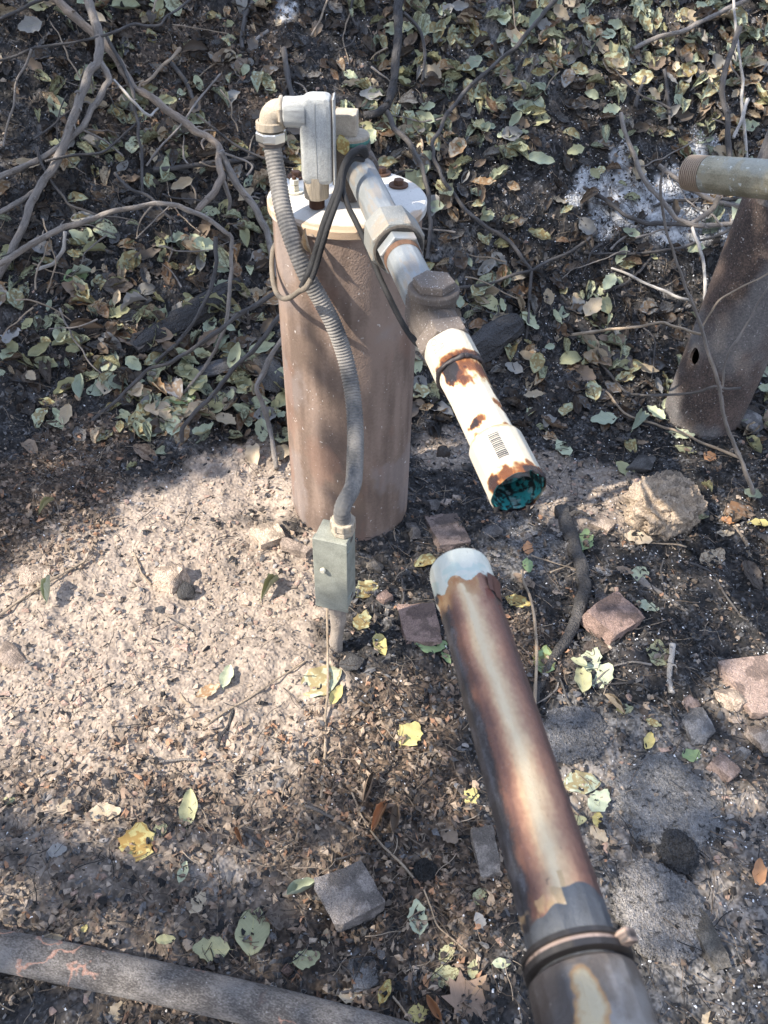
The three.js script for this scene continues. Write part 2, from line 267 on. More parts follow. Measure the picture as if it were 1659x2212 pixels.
/* ------------------------------------------------ well casing and lid */
const casingMid = onPlane(757, 1105, 0), C = V(casingMid.x, 0, casingMid.z), CR = 0.15;
const LID = vert(V(C.x, 0, C.z), 425);
console.log('casing', C.toArray().map(v => v.toFixed(3)).join(' '), 'lid', LID.toFixed(3));
const M = {
  rust: mat({ map: rustTex, roughness: 0.72, bumpMap: scaled(grainBump, 4), bumpScale: 0.0012 }),
  lid: mat({ roughness: 0.6, bumpMap: scaled(grainBump, 5), bumpScale: 0.0008, map: colorTex(512, 512, (u, v) => { const x = (u - 0.5) * 2, y = (v - 0.5) * 2, r = Math.hypot(x, y), n = fbm(u * 9, v * 9, 5, 301), f = vn(u * 130, v * 130, 302); let c = mix3([0.46, 0.44, 0.41], [0.62, 0.60, 0.56], n * 0.7 + f * 0.3); c = mix3(c, [0.40, 0.26, 0.15], 0.8 * sstep(0.52, 0.68, fbm(u * 6, v * 6, 5, 305) * 0.9 + 0.25 * sstep(0.82, 1.0, r) - 0.0)); if (f > 0.94) c = [0.3, 0.28, 0.27]; return c; }, false) }),
  boltRust: mat({ color: lin(0.13, 0.065, 0.04), map: scaled(grainTex, 12), roughness: 0.85, bumpMap: scaled(grainBump, 20), bumpScale: 0.001 }),
  zinc: mat({ color: lin(0.72, 0.70, 0.60), map: scaled(grainTex, 12), metalness: 0.35, roughness: 0.5 }),
  chrome: mat({ color: lin(0.75, 0.74, 0.70), metalness: 0.95, roughness: 0.28, bumpMap: scaled(grainBump, 14), bumpScale: 0.0006 }),
  greyPaint: mat({ color: lin(0.44, 0.455, 0.45), map: scaled(grainTex, 5), roughness: 0.55, bumpMap: scaled(grainBump, 9), bumpScale: 0.0008 }),
  tanDust: mat({ color: lin(0.44, 0.38, 0.30), map: scaled(grainTex, 7), roughness: 0.7, bumpMap: scaled(grainBump, 10), bumpScale: 0.001 }),
  gasket: mat({ color: lin(0.10, 0.085, 0.075), roughness: 0.9 }),
  nutMetal: mat({ color: lin(0.95, 0.9, 0.82), map: scaled(galvTex, 5), metalness: 0.2, roughness: 0.65, bumpMap: scaled(grainBump, 8), bumpScale: 0.0015 }),
  galv: mat({ map: scaled(galvTex, 4), metalness: 0.3, roughness: 0.5, bumpMap: scaled(grainBump, 8), bumpScale: 0.0005 }),
  dust: mat({ map: scaled(dustMetal, 5), roughness: 0.85, metalness: 0.1, bumpMap: scaled(grainBump, 12), bumpScale: 0.0016 }),
  sootRing: mat({ color: lin(0.13, 0.115, 0.10), map: scaled(grainTex, 8), roughness: 0.95, bumpMap: scaled(grainBump, 20), bumpScale: 0.002 }),
  thread: mat({ color: lin(0.2, 0.115, 0.075), map: scaled(grainTex, 10), roughness: 0.8 }),
  teal: mat({ color: lin(0.10, 0.30, 0.26), map: scaled(grainTex, 14), roughness: 0.8, bumpMap: scaled(grainBump, 20), bumpScale: 0.002 }),
  rubber: mat({ color: lin(0.013, 0.013, 0.015), map: scaled(grainTex, 10), roughness: 0.62, bumpMap: scaled(grainBump, 24), bumpScale: 0.0012 }),
};
{
  const t = thing('well_casing', 'upright rusty steel well casing with a round white bolted lid', 'well casing', V(C.x, 0, C.z));
  const y1 = LID - 0.020;
  const body = lathe([[CR, -0.12], [CR, 0.0], [CR, 0.2], [CR, 0.4], [CR, 0.6], [CR, y1 - 0.002], [CR - 0.008, y1], [CR - 0.008, y1 - 0.3]], 96);
  { const uv = body.attributes.uv; for (let i = 0; i < uv.count; i++) uv.setX(i, uv.getX(i) * 0.9425); }
  part('casing_wall', body, M.rust, t);
  const lid = lathe([[0, y1 + 0.020], [CR + 0.004, y1 + 0.020], [CR + 0.008, y1 + 0.0165], [CR + 0.008, y1 + 0.003], [CR + 0.005, y1 + 0.0005], [CR - 0.02, y1 + 0.0005]], 96);
  { const uv = lid.attributes.uv, p = lid.attributes.position; for (let i = 0; i < uv.count; i++) uv.setXY(i, 0.5 + p.getX(i) / (2 * CR + 0.04), 0.5 + p.getZ(i) / (2 * CR + 0.04) + (p.getY(i) - y1) * 3); }
  part('lid', lid, M.lid, t, 'white painted lid with rust stains');
  const local = p => p.clone().sub(t.position);
  const bolt = (px, py, m, r, h, tall) => {
    const p = local(onPlane(px, py, LID)); const b = new THREE.Group(); b.name = 'bolt'; b.position.copy(p); t.add(b);
    part('washer', lathe([[0, 0.001], [r * 1.9, 0.001], [r * 1.9, 0.004], [0, 0.004]], 24), m, b);
    const hx = hexPrism(r, h); hx.translate(0, 0.004 + h / 2, 0); hx.rotateY(rr(0, 1)); part('nut', hx, m, b);
    if (tall) { part('stud', lathe([[r * 0.45, 0.004 + h], [r * 0.45, h + 0.017], [r * 0.36, h + 0.02], [0, h + 0.02]], 16), M.boltRust, b); const h2_ = hexPrism(r, h * 0.9); h2_.translate(0, 0.005 + h * 1.45, 0); part('nut', h2_, m, b); }
  };
  bolt(861, 402, M.boltRust, 0.0105, 0.010, false); bolt(824, 376, M.boltRust, 0.0105, 0.010, false);
  bolt(637, 415, M.zinc, 0.0095, 0.011, true); bolt(640, 383, M.boltRust, 0.0095, 0.009, false); bolt(718, 362, M.boltRust, 0.0095, 0.009, false);
}

/* ------------------------------------------------ conduit body (elbow fitting on the lid) */
const P0 = onPlane(685, 448, LID);
const sc0 = at(685, 300, toPix(V(P0.x, 0.98, P0.z)).Z); // scale point only
let hoseStart;
{
  const t = thing('elbow_fitting', 'grey painted right-angle conduit fitting standing on the white lid', 'conduit fitting', P0.clone());
  const k = pxm(V(P0.x, 1.0, P0.z)), X = px => (px - 685) * k, Y = py => vert(P0, py) - P0.y;
  console.log('conduit px->m', k.toFixed(5), 'top', Y(196).toFixed(3));
  const yN = Y(427), yHub = Y(400), yTop = Y(203), hubR = 27 * k * 1.05, nipR = 17 * k;
  const nip = []; for (let i = 0; i <= 20; i++) nip.push([nipR + (i % 2 ? 0.0009 : -0.0006), 0.0005 + (yN + 0.004) * i / 20]);
  part('nipple', lathe(nip, 32), M.boltRust, t, 'rusty threaded nipple');
  part('lower_hub', lathe([[hubR * 0.8, yN], [hubR * 0.97, yN + 0.002], [hubR, yN + 0.006], [hubR * 1.02, yHub + 0.02], [0.001, yHub + 0.02]], 40), M.tanDust, t, 'dusty tan lower hub');
  // body: rounded upright box, extruded towards the viewer with a big bevel
  const xl = X(655) + 0.009, xr = X(725) - 0.009, yb = Y(394) + 0.009, yt = yTop - 0.009;
  const s = new THREE.Shape(); const r1 = 0.016, r2 = 0.005, r3 = 0.010;
  s.moveTo(xl + r3, yb); s.lineTo(xr - r2, yb + 0.002); s.quadraticCurveTo(xr, yb + 0.002, xr, yb + r2); s.lineTo(xr, yt - r2); s.quadraticCurveTo(xr, yt, xr - r2, yt); s.lineTo(xl + r1, yt); s.quadraticCurveTo(xl, yt, xl, yt - r1); s.lineTo(xl, yb + r3); s.quadraticCurveTo(xl, yb, xl + r3, yb);
  const depth = 0.026, bod = new THREE.ExtrudeGeometry(s, { depth, bevelEnabled: true, bevelThickness: 0.010, bevelSize: 0.009, bevelSegments: 6, curveSegments: 10 });
  bod.translate(0, 0, -depth / 2); part('body', toCreasedNormals(boxUV(bod), 0.7), M.greyPaint, t);
  part('mould_line', new RoundedBoxGeometry(0.0012, (yt - yb) * 0.98, 0.0012, 1, 0.0004).translate(X(690), (yt + yb) / 2, depth / 2 + 0.0101), M.greyPaint, t);
  // gasket and cover on its right side
  const cov = (x, w, hh, dd, m, n) => part(n, boxUV(new RoundedBoxGeometry(w, hh, dd, 3, Math.min(w, dd) * 0.45).translate(x, (yt + yb) / 2, 0)), m, t);
  cov(X(725) + 0.0004, 0.003, (yt - yb) + 0.012, 0.040, M.gasket, 'gasket'); cov(X(725) + 0.0028, 0.0032, (yt - yb) + 0.0135, 0.042, M.greyPaint, 'cover');
  const yS = Y(243), hr = 30.5 * k, xe = X(620);
  const side = lathe([[hr * 0.9, 0], [hr, 0.003], [hr, 0.02], [hr * 1.06, X(660) - xe], [hr * 1.1, X(668) - xe]], 40); side.rotateZ(-Math.PI / 2); side.translate(xe, yS, 0);
  part('side_hub', side, M.greyPaint, t);
  // angled hose connector
  const c = new THREE.Group(); c.name = 'angle_connector'; c.position.set(0, 0, 0); t.add(c);
  const nut = hexPrism(hr * 1.05, 0.008, 8); nut.rotateZ(Math.PI / 2); nut.translate(xe - 0.004, yS, 0); part('locknut', nut, M.tanDust, c);
  const er = 0.0215, xd = X(590), yd = Y(272), R0 = xe - 0.008 - xd;
  const bend = []; for (let i = 0; i <= 8; i++) { const a = i / 8 * Math.PI / 2; bend.push(V(xe - 0.006 - R0 * Math.sin(a), yS - R0 * (1 - Math.cos(a)), 0)); }
  bend.push(V(xd, yd, 0)); part('elbow', tube(bend, () => er, 28, { n: 30 }), M.tanDust, c);
  const yn1 = Y(283), yn2 = Y(306);
  part('collar', lathe([[er, yd + 0.008], [er * 1.22, yd + 0.006], [er * 1.25, yd - 0.006], [er, yd - 0.008]], 32).translate(xd, 0, 0), M.tanDust, c);
  const gn = hexPrism(er * 1.32, yn1 - yn2, 8); gn.translate(xd, (yn1 + yn2) / 2, 0); part('gland_nut', gn, M.chrome, c, 'shiny metal gland nut');
  part('bushing', lathe([[er * 1.15, yn2 + 0.002], [er * 1.1, yn2 - 0.006], [er * 0.8, yn2 - 0.007]], 32).translate(xd, 0, 0), M.gasket, c);
  hoseStart = V(P0.x + xd, P0.y + yn2 + 0.004, P0.z);
}

/* ------------------------------------------------ junction box on its buried stub */
const BXG = G(733, 1400), BX = V(BXG.x, g(BXG.x, BXG.z), BXG.z);
let boxTop;
{
  const k = pxm(V(BX.x, 0.29, BX.z)), yB = vert(BX, 1294), yT = vert(BX, 1150), w = 0.067, dp = 0.056, H = yT - yB;
  console.log('box', k.toFixed(5), yB.toFixed(3), yT.toFixed(3));
  const st = thing('conduit_stub', 'dirty metal conduit stub rising from the soil under the grey box', 'conduit', BX.clone());
  const by = BX.y;
  part('pipe', tube([V(-0.012, -0.08, 0.006), V(-0.008, 0.02, 0.004), V(-0.002, (yB - by) * 0.5, 0), V(0, yB - by - 0.0005, 0)], t => 0.0165 + 0.002 * Math.sin(t * 9), 24, { n: 40, noise: 0.10, seed: 4 }), mat({ color: lin(0.33, 0.285, 0.245), map: scaled(grainTex, 6), roughness: 0.9, bumpMap: scaled(grainBump, 10), bumpScale: 0.003 }), st);
  part('coupling', lathe([[0.0175, yB - by - 0.034], [0.0205, yB - by - 0.032], [0.0205, yB - by - 0.006], [0.0175, yB - by - 0.001]], 32), mat({ color: lin(0.24, 0.21, 0.185), map: scaled(grainTex, 6), roughness: 0.9 }), st);
  const t = thing('junction_box', 'small grey-green metal junction box with a screw in its cover', 'junction box', V(BX.x, yB, BX.z));
  t.rotation.y = rad(-15);
  const gm = mat({ color: lin(0.30, 0.315, 0.275), map: scaled(grainTex, 6), roughness: 0.6, metalness: 0.15, bumpMap: scaled(grainBump, 8), bumpScale: 0.0006 });
  const x0 = -0.004;
  part('box_body', boxUV(new RoundedBoxGeometry(w, H, dp, 2, 0.0025).translate(x0, H / 2, -0.002)), gm, t);
  part('cover', boxUV(new RoundedBoxGeometry(w + 0.004, H + 0.003, 0.0035, 2, 0.0015).translate(x0, H / 2, dp / 2 + 0.0004)), gm, t);
  part('cover_lip', boxUV(new RoundedBoxGeometry(0.002, H * 0.99, 0.016, 1, 0.0006).translate(x0 - w / 2 - 0.0012, H / 2, dp / 2 - 0.008)), gm, t);
  const sc = lathe([[0, 0.010], [0.0045, 0.009], [0.006, 0.006], [0.006, 0.003], [0.0035, 0.002], [0.0035, 0]], 14); sc.rotateX(Math.PI / 2); sc.translate(x0 - 0.014, H * 0.6, dp / 2 + 0.002); part('screw', sc, M.zinc, t, 'pale screw');
  for (const [yy, hh] of [[H * 0.93, 0.007], [H * 0.1, 0.007]]) part('slot', boxUV(new RoundedBoxGeometry(0.0016, hh, 0.012, 1, 0.0005).translate(x0 + w / 2 + 0.0006, yy, -0.004)), M.gasket, t);
  for (const yy of [H * 0.86, H * 0.17]) part('clip', boxUV(new RoundedBoxGeometry(0.003, 0.003, 0.02, 1, 0.0008).translate(x0 + w / 2 + 0.001, yy, 0.014)), gm, t);
  const ko = new THREE.TorusGeometry(0.011, 0.0007, 8, 28); ko.rotateY(Math.PI / 2); ko.translate(x0 + w / 2 + 0.0002, H * 0.56, -0.002); part('knockout', ko, gm, t);
  const cg = new THREE.Group(); cg.name = 'hose_connector'; cg.position.set(0.012, H, -0.006); t.add(cg);
  part('lower_nut', hexPrism(0.0235, 0.012, 8).translate(0, 0.0065, 0), M.tanDust, cg);
  part('upper_nut', hexPrism(0.0245, 0.018, 12).translate(0, 0.0235, 0), M.tanDust, cg);
  for (let i = 0; i < 10; i++) { const a = i / 10 * 2 * Math.PI; part('grip_rib', new RoundedBoxGeometry(0.004, 0.017, 0.003, 1, 0.001).rotateY(-a + Math.PI / 2).translate(Math.cos(a) * 0.0242, 0.0235, Math.sin(a) * 0.0242), M.tanDust, cg); }
  t.updateMatrixWorld(true); boxTop = V(0.012, H + 0.034, -0.006).applyMatrix4(t.matrixWorld);
}

/* ------------------------------------------------ ribbed hose */
let hosePts;
{
  const q = [[599, 380, 1.54], [611, 450, 1.503], [632, 520, 1.468], [660, 590, 1.447], [694, 650, 1.44], [722, 705, 1.432], [745, 770, 1.42], [760, 840, 1.39], [767, 910, 1.34], [767, 985, 1.27], [762, 1050, 1.205]].map(([x, y, d]) => atD(x, y, d));
  hosePts = [hoseStart.clone().add(V(0, 0.02, 0)), hoseStart, ...q, boxTop.clone().add(V(0, 0.03, 0.002)), boxTop.clone().add(V(0, -0.012, 0))];
  const hm = mat({ roughness: 0.85, map: scaled(colorTex(256, 512, (u, v) => { const n = fbm(u * 4, v * 9, 4, 331, 0), f = vn(u * 40, v * 160, 332); let c = mix3([0.075, 0.075, 0.077], [0.22, 0.205, 0.188], sstep(0.25, 0.75, n * 0.85 + f * 0.15)); return c; }), 8, 2) });
  const geo = tube(hosePts, (t, l) => 0.0162 + 0.0009 * Math.sin(l * 2 * Math.PI / 0.0066) * (0.7 + 0.5 * sstep(0.35, 0.6, t)) * (1 - sstep(0.80, 0.9, t) * 0.7), 22, { n: 760, noise: 0.02, seed: 12, nf: 30, open: true });
  single('flexible_conduit', geo, hm, 'dusty ribbed grey hose curving down the casing to the junction box', 'hose');
}

/* ------------------------------------------------ discharge pipe line */
const LS = at(777, 368, 1.585), LE = at(1121, 1064, 1.0), LD = LE.clone().sub(LS), LL = LD.length(); LD.normalize();
const facing = (P, D) => { const v = CP.clone().sub(P); return v.addScaledVector(D, -v.dot(D)).normalize(); };
const along = (py, r = 0.034) => { let a = -0.2, b = LL + 0.3; for (let i = 0; i < 40; i++) { const m = (a + b) / 2; const w = LS.clone().addScaledVector(LD, m); if (toPix(w.addScaledVector(facing(w, LD), r)).y < py) a = m; else b = m; } return (a + b) / 2; };
console.log('line', LS.y.toFixed(3), LE.y.toFixed(3), LL.toFixed(3));
{
  const t = thing('discharge_pipe', 'galvanized pipe with a union nut running out from the lid', 'pipe'); frameGroup(t, LS, LD);
  const s = py => along(py), pr = 0.0295, aU = s(462), aU2 = s(503), aE = s(640);
  part('pipe', lathe([[pr, -0.03], [pr, aU + 0.004]], 48), M.galv, t);
  part('bead', lathe([[pr, aU - 0.022], [pr + 0.003, aU - 0.019], [pr + 0.003, aU - 0.012], [pr, aU - 0.009]], 48), M.thread, t);
  part('union_hub', lathe([[pr, aU - 0.012], [0.037, aU - 0.009], [0.040, aU], [0.040, aU + 0.01]], 48), M.nutMetal, t);
  const un = hexPrism(0.0485, aU2 - aU, 8, 0.09); un.translate(0, (aU + aU2) / 2, 0); part('union_nut', un, M.nutMetal, t, 'large eight-sided union nut');
  part('grime_ring', lathe([[0.028, aU2 + 0.0005], [0.040, aU2 + 0.0035], [0.0425, aU2 + 0.002], [0.0435, aU2 - 0.003]], 40), M.sootRing, t, 'dark grime on the nut');
  const n2 = hexPrism(0.0375, 0.024, 6, 0.08); n2.rotateY(0.4); n2.translate(0, aU2 + 0.013, 0); part('tail_nut', n2, M.galv, t);
  const th = []; for (let i = 0; i <= 10; i++) th.push([pr + 0.0005 + (i % 2 ? 0.0016 : 0), aU2 + 0.025 + i * 0.0013]); part('thread', lathe(th, 40), M.thread, t);
  part('tail_pipe', lathe([[pr, aU2 + 0.024], [pr, aE]], 48), M.galv, t);
  // upright tee behind the conduit fitting, with its square plug
  const tp = V(onPlane(764, 372, LID).x, 0, LS.z - 0.018), q = new THREE.Group(); q.name = 'tee'; t.add(q);
  t.updateMatrixWorld(true); q.applyMatrix4(t.matrixWorld.clone().invert()); q.position.copy(t.worldToLocal(V(tp.x, LID, tp.z)));
  const Y = py => vert(tp, py) - LID;
  part('tee_body', lathe([[0.030, 0], [0.031, 0.01], [0.036, Y(345)], [0.0385, Y(318)], [0.0385, Y(306)], [0.034, Y(304)]], 40), M.dust, q);
  part('sealant', lathe([[0.030, Y(309)], [0.0365, Y(304)], [0.037, Y(298)], [0.034, Y(293)], [0.02, Y(292)]], 36), M.teal, q, 'teal thread sealant');
  part('plug_flange', lathe([[0.036, Y(298)], [0.0365, Y(291)], [0.034, Y(287)], [0, Y(286)]], 36), M.tanDust, q);
  const ph = new RoundedBoxGeometry(0.042, Y(240) - Y(288), 0.042, 3, 0.003); ph.rotateY(-0.06); ph.translate(-0.007, (Y(240) + Y(288)) / 2, 0); part('plug_head', boxUV(ph), M.tanDust, q, 'square tan plug head');
  const br = frameGroup(new THREE.Group(), V(), V(0, 1, 0)); void br;
  const lg = lathe([[0.036, -0.035], [0.038, -0.03], [0.038, 0.0], [0.036, 0.006], [0.030, 0.008]], 40); part('tee_branch', lg, M.dust, t);
}
/* ------------------------------------------------ check valve */
{
  const a0 = along(618), a1 = along(722); const mid = (() => { let a = 0, b = LL; for (let i = 0; i < 40; i++) { const m = (a + b) / 2; if (toPix(LS.clone().addScaledVector(LD, m).add(V(0, 0.055, 0))).y < 611) a = m; else b = m; } return (a + b) / 2; })();
  console.log('valve', a0.toFixed(3), mid.toFixed(3), a1.toFixed(3));
  const base = LS.clone().addScaledVector(LD, mid), t = thing('check_valve', 'dusty brown check valve with a hexagonal cap on the pipe', 'valve'); frameGroup(t, base, LD);
  const A = a0 - mid, B = a1 - mid;
  const h0 = hexPrism(0.037, 0.03, 6, 0.08); h0.translate(0, A + 0.015, 0); part('inlet_hex', h0, M.dust, t);
  part('valve_body', lathe([[0.031, A + 0.026], [0.033, A + 0.034], [0.0345, 0], [0.0345, B - 0.04], [0.033, B - 0.028]], 44), M.dust, t);
  const h1 = hexPrism(0.0415, 0.032, 6, 0.08); h1.rotateY(Math.PI / 6); h1.translate(0, B - 0.016, 0); part('outlet_hex', h1, M.dust, t);
  // bonnet stands upright in the world
  const q = new THREE.Group(); q.name = 'bonnet'; t.add(q); t.updateMatrixWorld(true); q.applyMatrix4(t.matrixWorld.clone().invert()); q.position.set(0, 0.0, 0);
  part('bonnet_neck', lathe([[0.034, -0.02], [0.0345, 0.02], [0.0355, 0.032], [0.0365, 0.036]], 44), M.dust, q);
  part('bonnet_cap', lathe([[0.0365, 0.0362], [0.0385, 0.0375], [0.0385, 0.046], [0.0365, 0.048], [0, 0.048]], 44), M.dust, q);
  const hx = hexPrism(0.0315, 0.013, 6, 0.07); hx.rotateY(0.35); hx.translate(0, 0.048 + 0.0062, 0); part('hex_cap', hx, M.dust, q);
}
/* ------------------------------------------------ scorched PVC stub */
// heat-damaged plastic: how far it is burnt, from clean cream through amber and brown to black
const rampPVC = s => { const st = [[0, [0.70, 0.65, 0.54]], [0.18, [0.68, 0.61, 0.46]], [0.36, [0.52, 0.37, 0.19]], [0.52, [0.30, 0.11, 0.035]], [0.68, [0.10, 0.035, 0.02]], [0.85, [0.028, 0.018, 0.022]], [1, [0.018, 0.016, 0.02]]]; s = clamp(s); for (let i = 1; i < st.length; i++) if (s <= st[i][0]) return mix3(st[i - 1][1], st[i][1], (s - st[i - 1][0]) / (st[i][0] - st[i - 1][0])); return st[6][1]; };
// patches: angle a (turns, 0.5 = top, more = left), place v (0..1 along), sizes, strength
function burnAt(patches, u, v, seed, asp) {
  const nx = u * 2 * 3.1, ny = v * asp; let s = 0; const w1 = (fbm(nx * 5, ny * 5, 4, seed) - 0.5), w2 = (fbm(nx * 5 + 7, ny * 5, 4, seed + 9) - 0.5);
  for (const [a, b, ra, rb, k, soft = 0.5] of patches) { let du = u - a; du -= Math.round(du); const q = Math.hypot(du / ra + w1 * 1.3, (v - b) / rb + w2 * 1.3); s = Math.max(s, k * sstep(1 + soft * 0.5, 1 - soft, q)); }
  return s;
}
{
  const a0 = along(716), a1 = along(772), a2 = along(925), a3 = LL, base = LS.clone().addScaledVector(LD, a0);
  const t = thing('burnt_plastic_pipe', 'cream plastic pipe stub with brown burns and a broken open end', 'pipe'); frameGroup(t, base, LD);
  const b1 = a1 - a0, b2 = a2 - a0, b3 = a3 - a0, Rc = 0.0362, Rp = 0.0300;
  console.log('pvc', b1.toFixed(3), b2.toFixed(3), b3.toFixed(3));
  const plastic = (L, y0, patches, seed, print) => phys({ roughness: 0.42, bumpMap: scaled(grainBump, 6, 10), bumpScale: 0.0012, map: (() => {
    const tx = colorTex(1024, 512, (u, v) => { let s = burnAt(patches, u, v, seed, L / 0.06); const f = vn(u * 300, v * 200, seed + 3), n = fbm(u * 14, v * 8, 4, seed + 5); s = clamp(s + 0.10 * (n - 0.45) + (f > 0.95 ? 0.12 : 0)); let c = rampPVC(s); if (s > 0.8 && f > 0.9) c = [0.2, 0.2, 0.22]; const p = print ? print(u, v) : 0; return p ? mix3(c, [0.03, 0.033, 0.045], p) : c; }, false);
    tx.wrapS = THREE.RepeatWrapping; return tx; })() });
  const fitUV = (ge, y0, L) => { const uv = ge.attributes.uv; for (let i = 0; i < uv.count; i++) uv.setY(i, clamp((uv.getY(i) - y0) / L, 0.002, 0.998)); return ge; };
  // fitting next to the valve, with a line of stamped print
  const print1 = (u, v) => { if (u > 0.585 && u < 0.66 && v > 0.42 && v < 0.62) { const q = (u - 0.585) / 0.075, col = Math.floor(q * 9), f = q * 9 - col; return f > 0.25 && f < 0.25 + 0.25 + 0.3 * h2(col, 3, 7) && h2(col, Math.floor(v * 30), 9) > 0.25 ? 0.75 : 0; } if (Math.hypot((u - 0.635) * 6, (v - 0.25)) < 0.12 && Math.hypot((u - 0.635) * 6, v - 0.25) > 0.09) return 0.6; return 0; };
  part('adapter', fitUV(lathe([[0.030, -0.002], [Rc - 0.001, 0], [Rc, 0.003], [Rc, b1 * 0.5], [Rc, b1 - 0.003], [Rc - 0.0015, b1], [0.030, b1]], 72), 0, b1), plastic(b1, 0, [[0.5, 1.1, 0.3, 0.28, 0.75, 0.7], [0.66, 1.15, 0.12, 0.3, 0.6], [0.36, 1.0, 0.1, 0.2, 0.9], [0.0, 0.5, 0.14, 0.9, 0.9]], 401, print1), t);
  // ragged charred lip of melted plastic
  const lip = []; const rg = tube(Array.from({ length: 41 }, (_, i) => { const a = i / 40 * 2 * Math.PI, r = 0.0318 + 0.003 * fbm(i * 0.35 % 14, 3, 2, 5); return V(Math.sin(a) * r, b1 + 0.004 + 0.006 * (fbm(Math.cos(a) * 3 + 5, Math.sin(a) * 3, 3, 8) - 0.5), Math.cos(a) * r); }), t_ => 0.0024 + 0.0018 * fbm(Math.cos(t_ * 6.283) * 6 + 9, Math.sin(t_ * 6.283) * 6, 2, 6), 10, { n: 150, noise: 0.35, seed: 3, nf: 120 }); void lip;
  part('charred_lip', rg, mat({ color: lin(0.03, 0.024, 0.026), map: scaled(grainTex, 10), roughness: 0.55 }), t, 'black melted lip');
  const L2 = b2 - b1 + 0.02;
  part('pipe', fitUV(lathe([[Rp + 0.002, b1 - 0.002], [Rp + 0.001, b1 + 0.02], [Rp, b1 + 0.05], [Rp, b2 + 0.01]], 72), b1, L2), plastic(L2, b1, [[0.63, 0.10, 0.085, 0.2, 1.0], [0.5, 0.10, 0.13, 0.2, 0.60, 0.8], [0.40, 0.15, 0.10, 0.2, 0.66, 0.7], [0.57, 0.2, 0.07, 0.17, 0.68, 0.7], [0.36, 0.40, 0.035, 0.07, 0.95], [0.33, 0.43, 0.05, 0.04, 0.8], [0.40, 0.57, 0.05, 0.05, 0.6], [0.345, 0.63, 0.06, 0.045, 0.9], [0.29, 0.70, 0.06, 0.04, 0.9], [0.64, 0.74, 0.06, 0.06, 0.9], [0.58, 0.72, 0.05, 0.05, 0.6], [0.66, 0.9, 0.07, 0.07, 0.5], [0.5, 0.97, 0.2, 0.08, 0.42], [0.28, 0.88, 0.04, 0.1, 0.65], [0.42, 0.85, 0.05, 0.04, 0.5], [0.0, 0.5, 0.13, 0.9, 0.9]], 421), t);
  const L3 = b3 - b2, bars = (u, v) => { if (u > 0.53 && u < 0.59 && v > 0.16 && v < 0.66) { const q = (v - 0.16) / 0.50 * 14, c = Math.floor(q), f = q - c; return f < 0.4 + 0.35 * h2(c, 2, 5) ? 1 : 0; } return 0; };
  const coup = fitUV(lathe([[Rp, b2 - 0.001], [Rc - 0.002, b2 - 0.0005], [Rc, b2 + 0.004], [Rc, b2 + L3 * 0.5], [Rc, b3 - 0.012], [Rc + 0.0006, b3 - 0.003], [Rc - 0.001, b3]], 96), b2, L3);
  { // broken rim: the open edge runs in and out
    const p = coup.attributes.position; for (let i = 0; i < p.count; i++) { const k = sstep(b3 - 0.014, b3, p.getY(i)); if (k > 0) { const a = Math.atan2(p.getX(i), p.getZ(i)); p.setY(i, p.getY(i) + k * 0.010 * (fbm(Math.cos(a) * 3 + 4, Math.sin(a) * 3 + 4, 4, 44) - 0.55)); } } coup.computeVertexNormals();
  }
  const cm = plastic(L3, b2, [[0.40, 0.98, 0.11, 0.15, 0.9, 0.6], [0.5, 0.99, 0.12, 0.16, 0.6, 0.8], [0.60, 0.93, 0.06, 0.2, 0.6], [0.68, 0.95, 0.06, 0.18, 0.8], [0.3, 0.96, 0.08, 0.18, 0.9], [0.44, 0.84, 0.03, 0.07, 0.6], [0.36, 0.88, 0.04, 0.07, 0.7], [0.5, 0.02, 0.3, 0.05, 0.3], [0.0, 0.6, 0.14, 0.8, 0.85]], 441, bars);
  part('coupling', toCreasedNormals(coup, 0.6), cm, t, 'cream coupling with a barcode');
  const inTex = colorTex(512, 256, (u, v) => { const lo = 0.75; const n = fbm(u * 22, v * 5, 4, 461), f = fbm(u * 34, v * 9, 4, 462);  let c = mix3([0.016, 0.02, 0.02], [0.03, 0.26, 0.26], sstep(0.36, 0.62, f) * sstep(0.05, 0.4, lo + 0.25 * (n - 0.5))); c = mix3(c, [0.30, 0.42, 0.40], 0.8 * sstep(0.62, 0.74, n) * lo); c = mix3(c, [0.02, 0.02, 0.02], sstep(0.60, 0.70, fbm(u * 24, v * 12, 4, 466))); return c; });
  const inner = lathe([[Rc - 0.0015, b3 - 0.004], [Rc - 0.0042, b3 - 0.002], [Rc - 0.0048, b3 - 0.01], [Rp + 0.0008, b3 - 0.045], [Rp - 0.0035, b3 - 0.048], [Rp - 0.004, 0.01]], 72);
  { const p = inner.attributes.position; for (let i = 0; i < p.count; i++) { const k = sstep(b3 - 0.02, b3, p.getY(i)); const a = Math.atan2(p.getX(i), p.getZ(i)); p.setY(i, p.getY(i) + k * 0.010 * (fbm(Math.cos(a) * 3 + 4, Math.sin(a) * 3 + 4, 4, 44) - 0.55)); } fitUV(inner, b3 - 0.05, 0.052); }
  part('inner_wall', toCreasedNormals(inner, 0.6), mat({ map: inTex, roughness: 0.55 }), t, 'inside wall stained teal with pipe primer');
  // black melted drips and a curled shred in the mouth
  const drip = (a, r, dy, len, w) => { const p = V(Math.sin(a) * r, b3 + dy, Math.cos(a) * r); return tube([p, p.clone().add(V(0, 0.003, -len * 0.5)), p.clone().add(V(0.001, 0.004, -len))], t_ => w * (1 - 0.55 * t_), 8, { n: 10, noise: 0.4, seed: 7, nf: 200 }); };
  const dripM = mat({ color: lin(0.02, 0.018, 0.018), roughness: 0.6 });
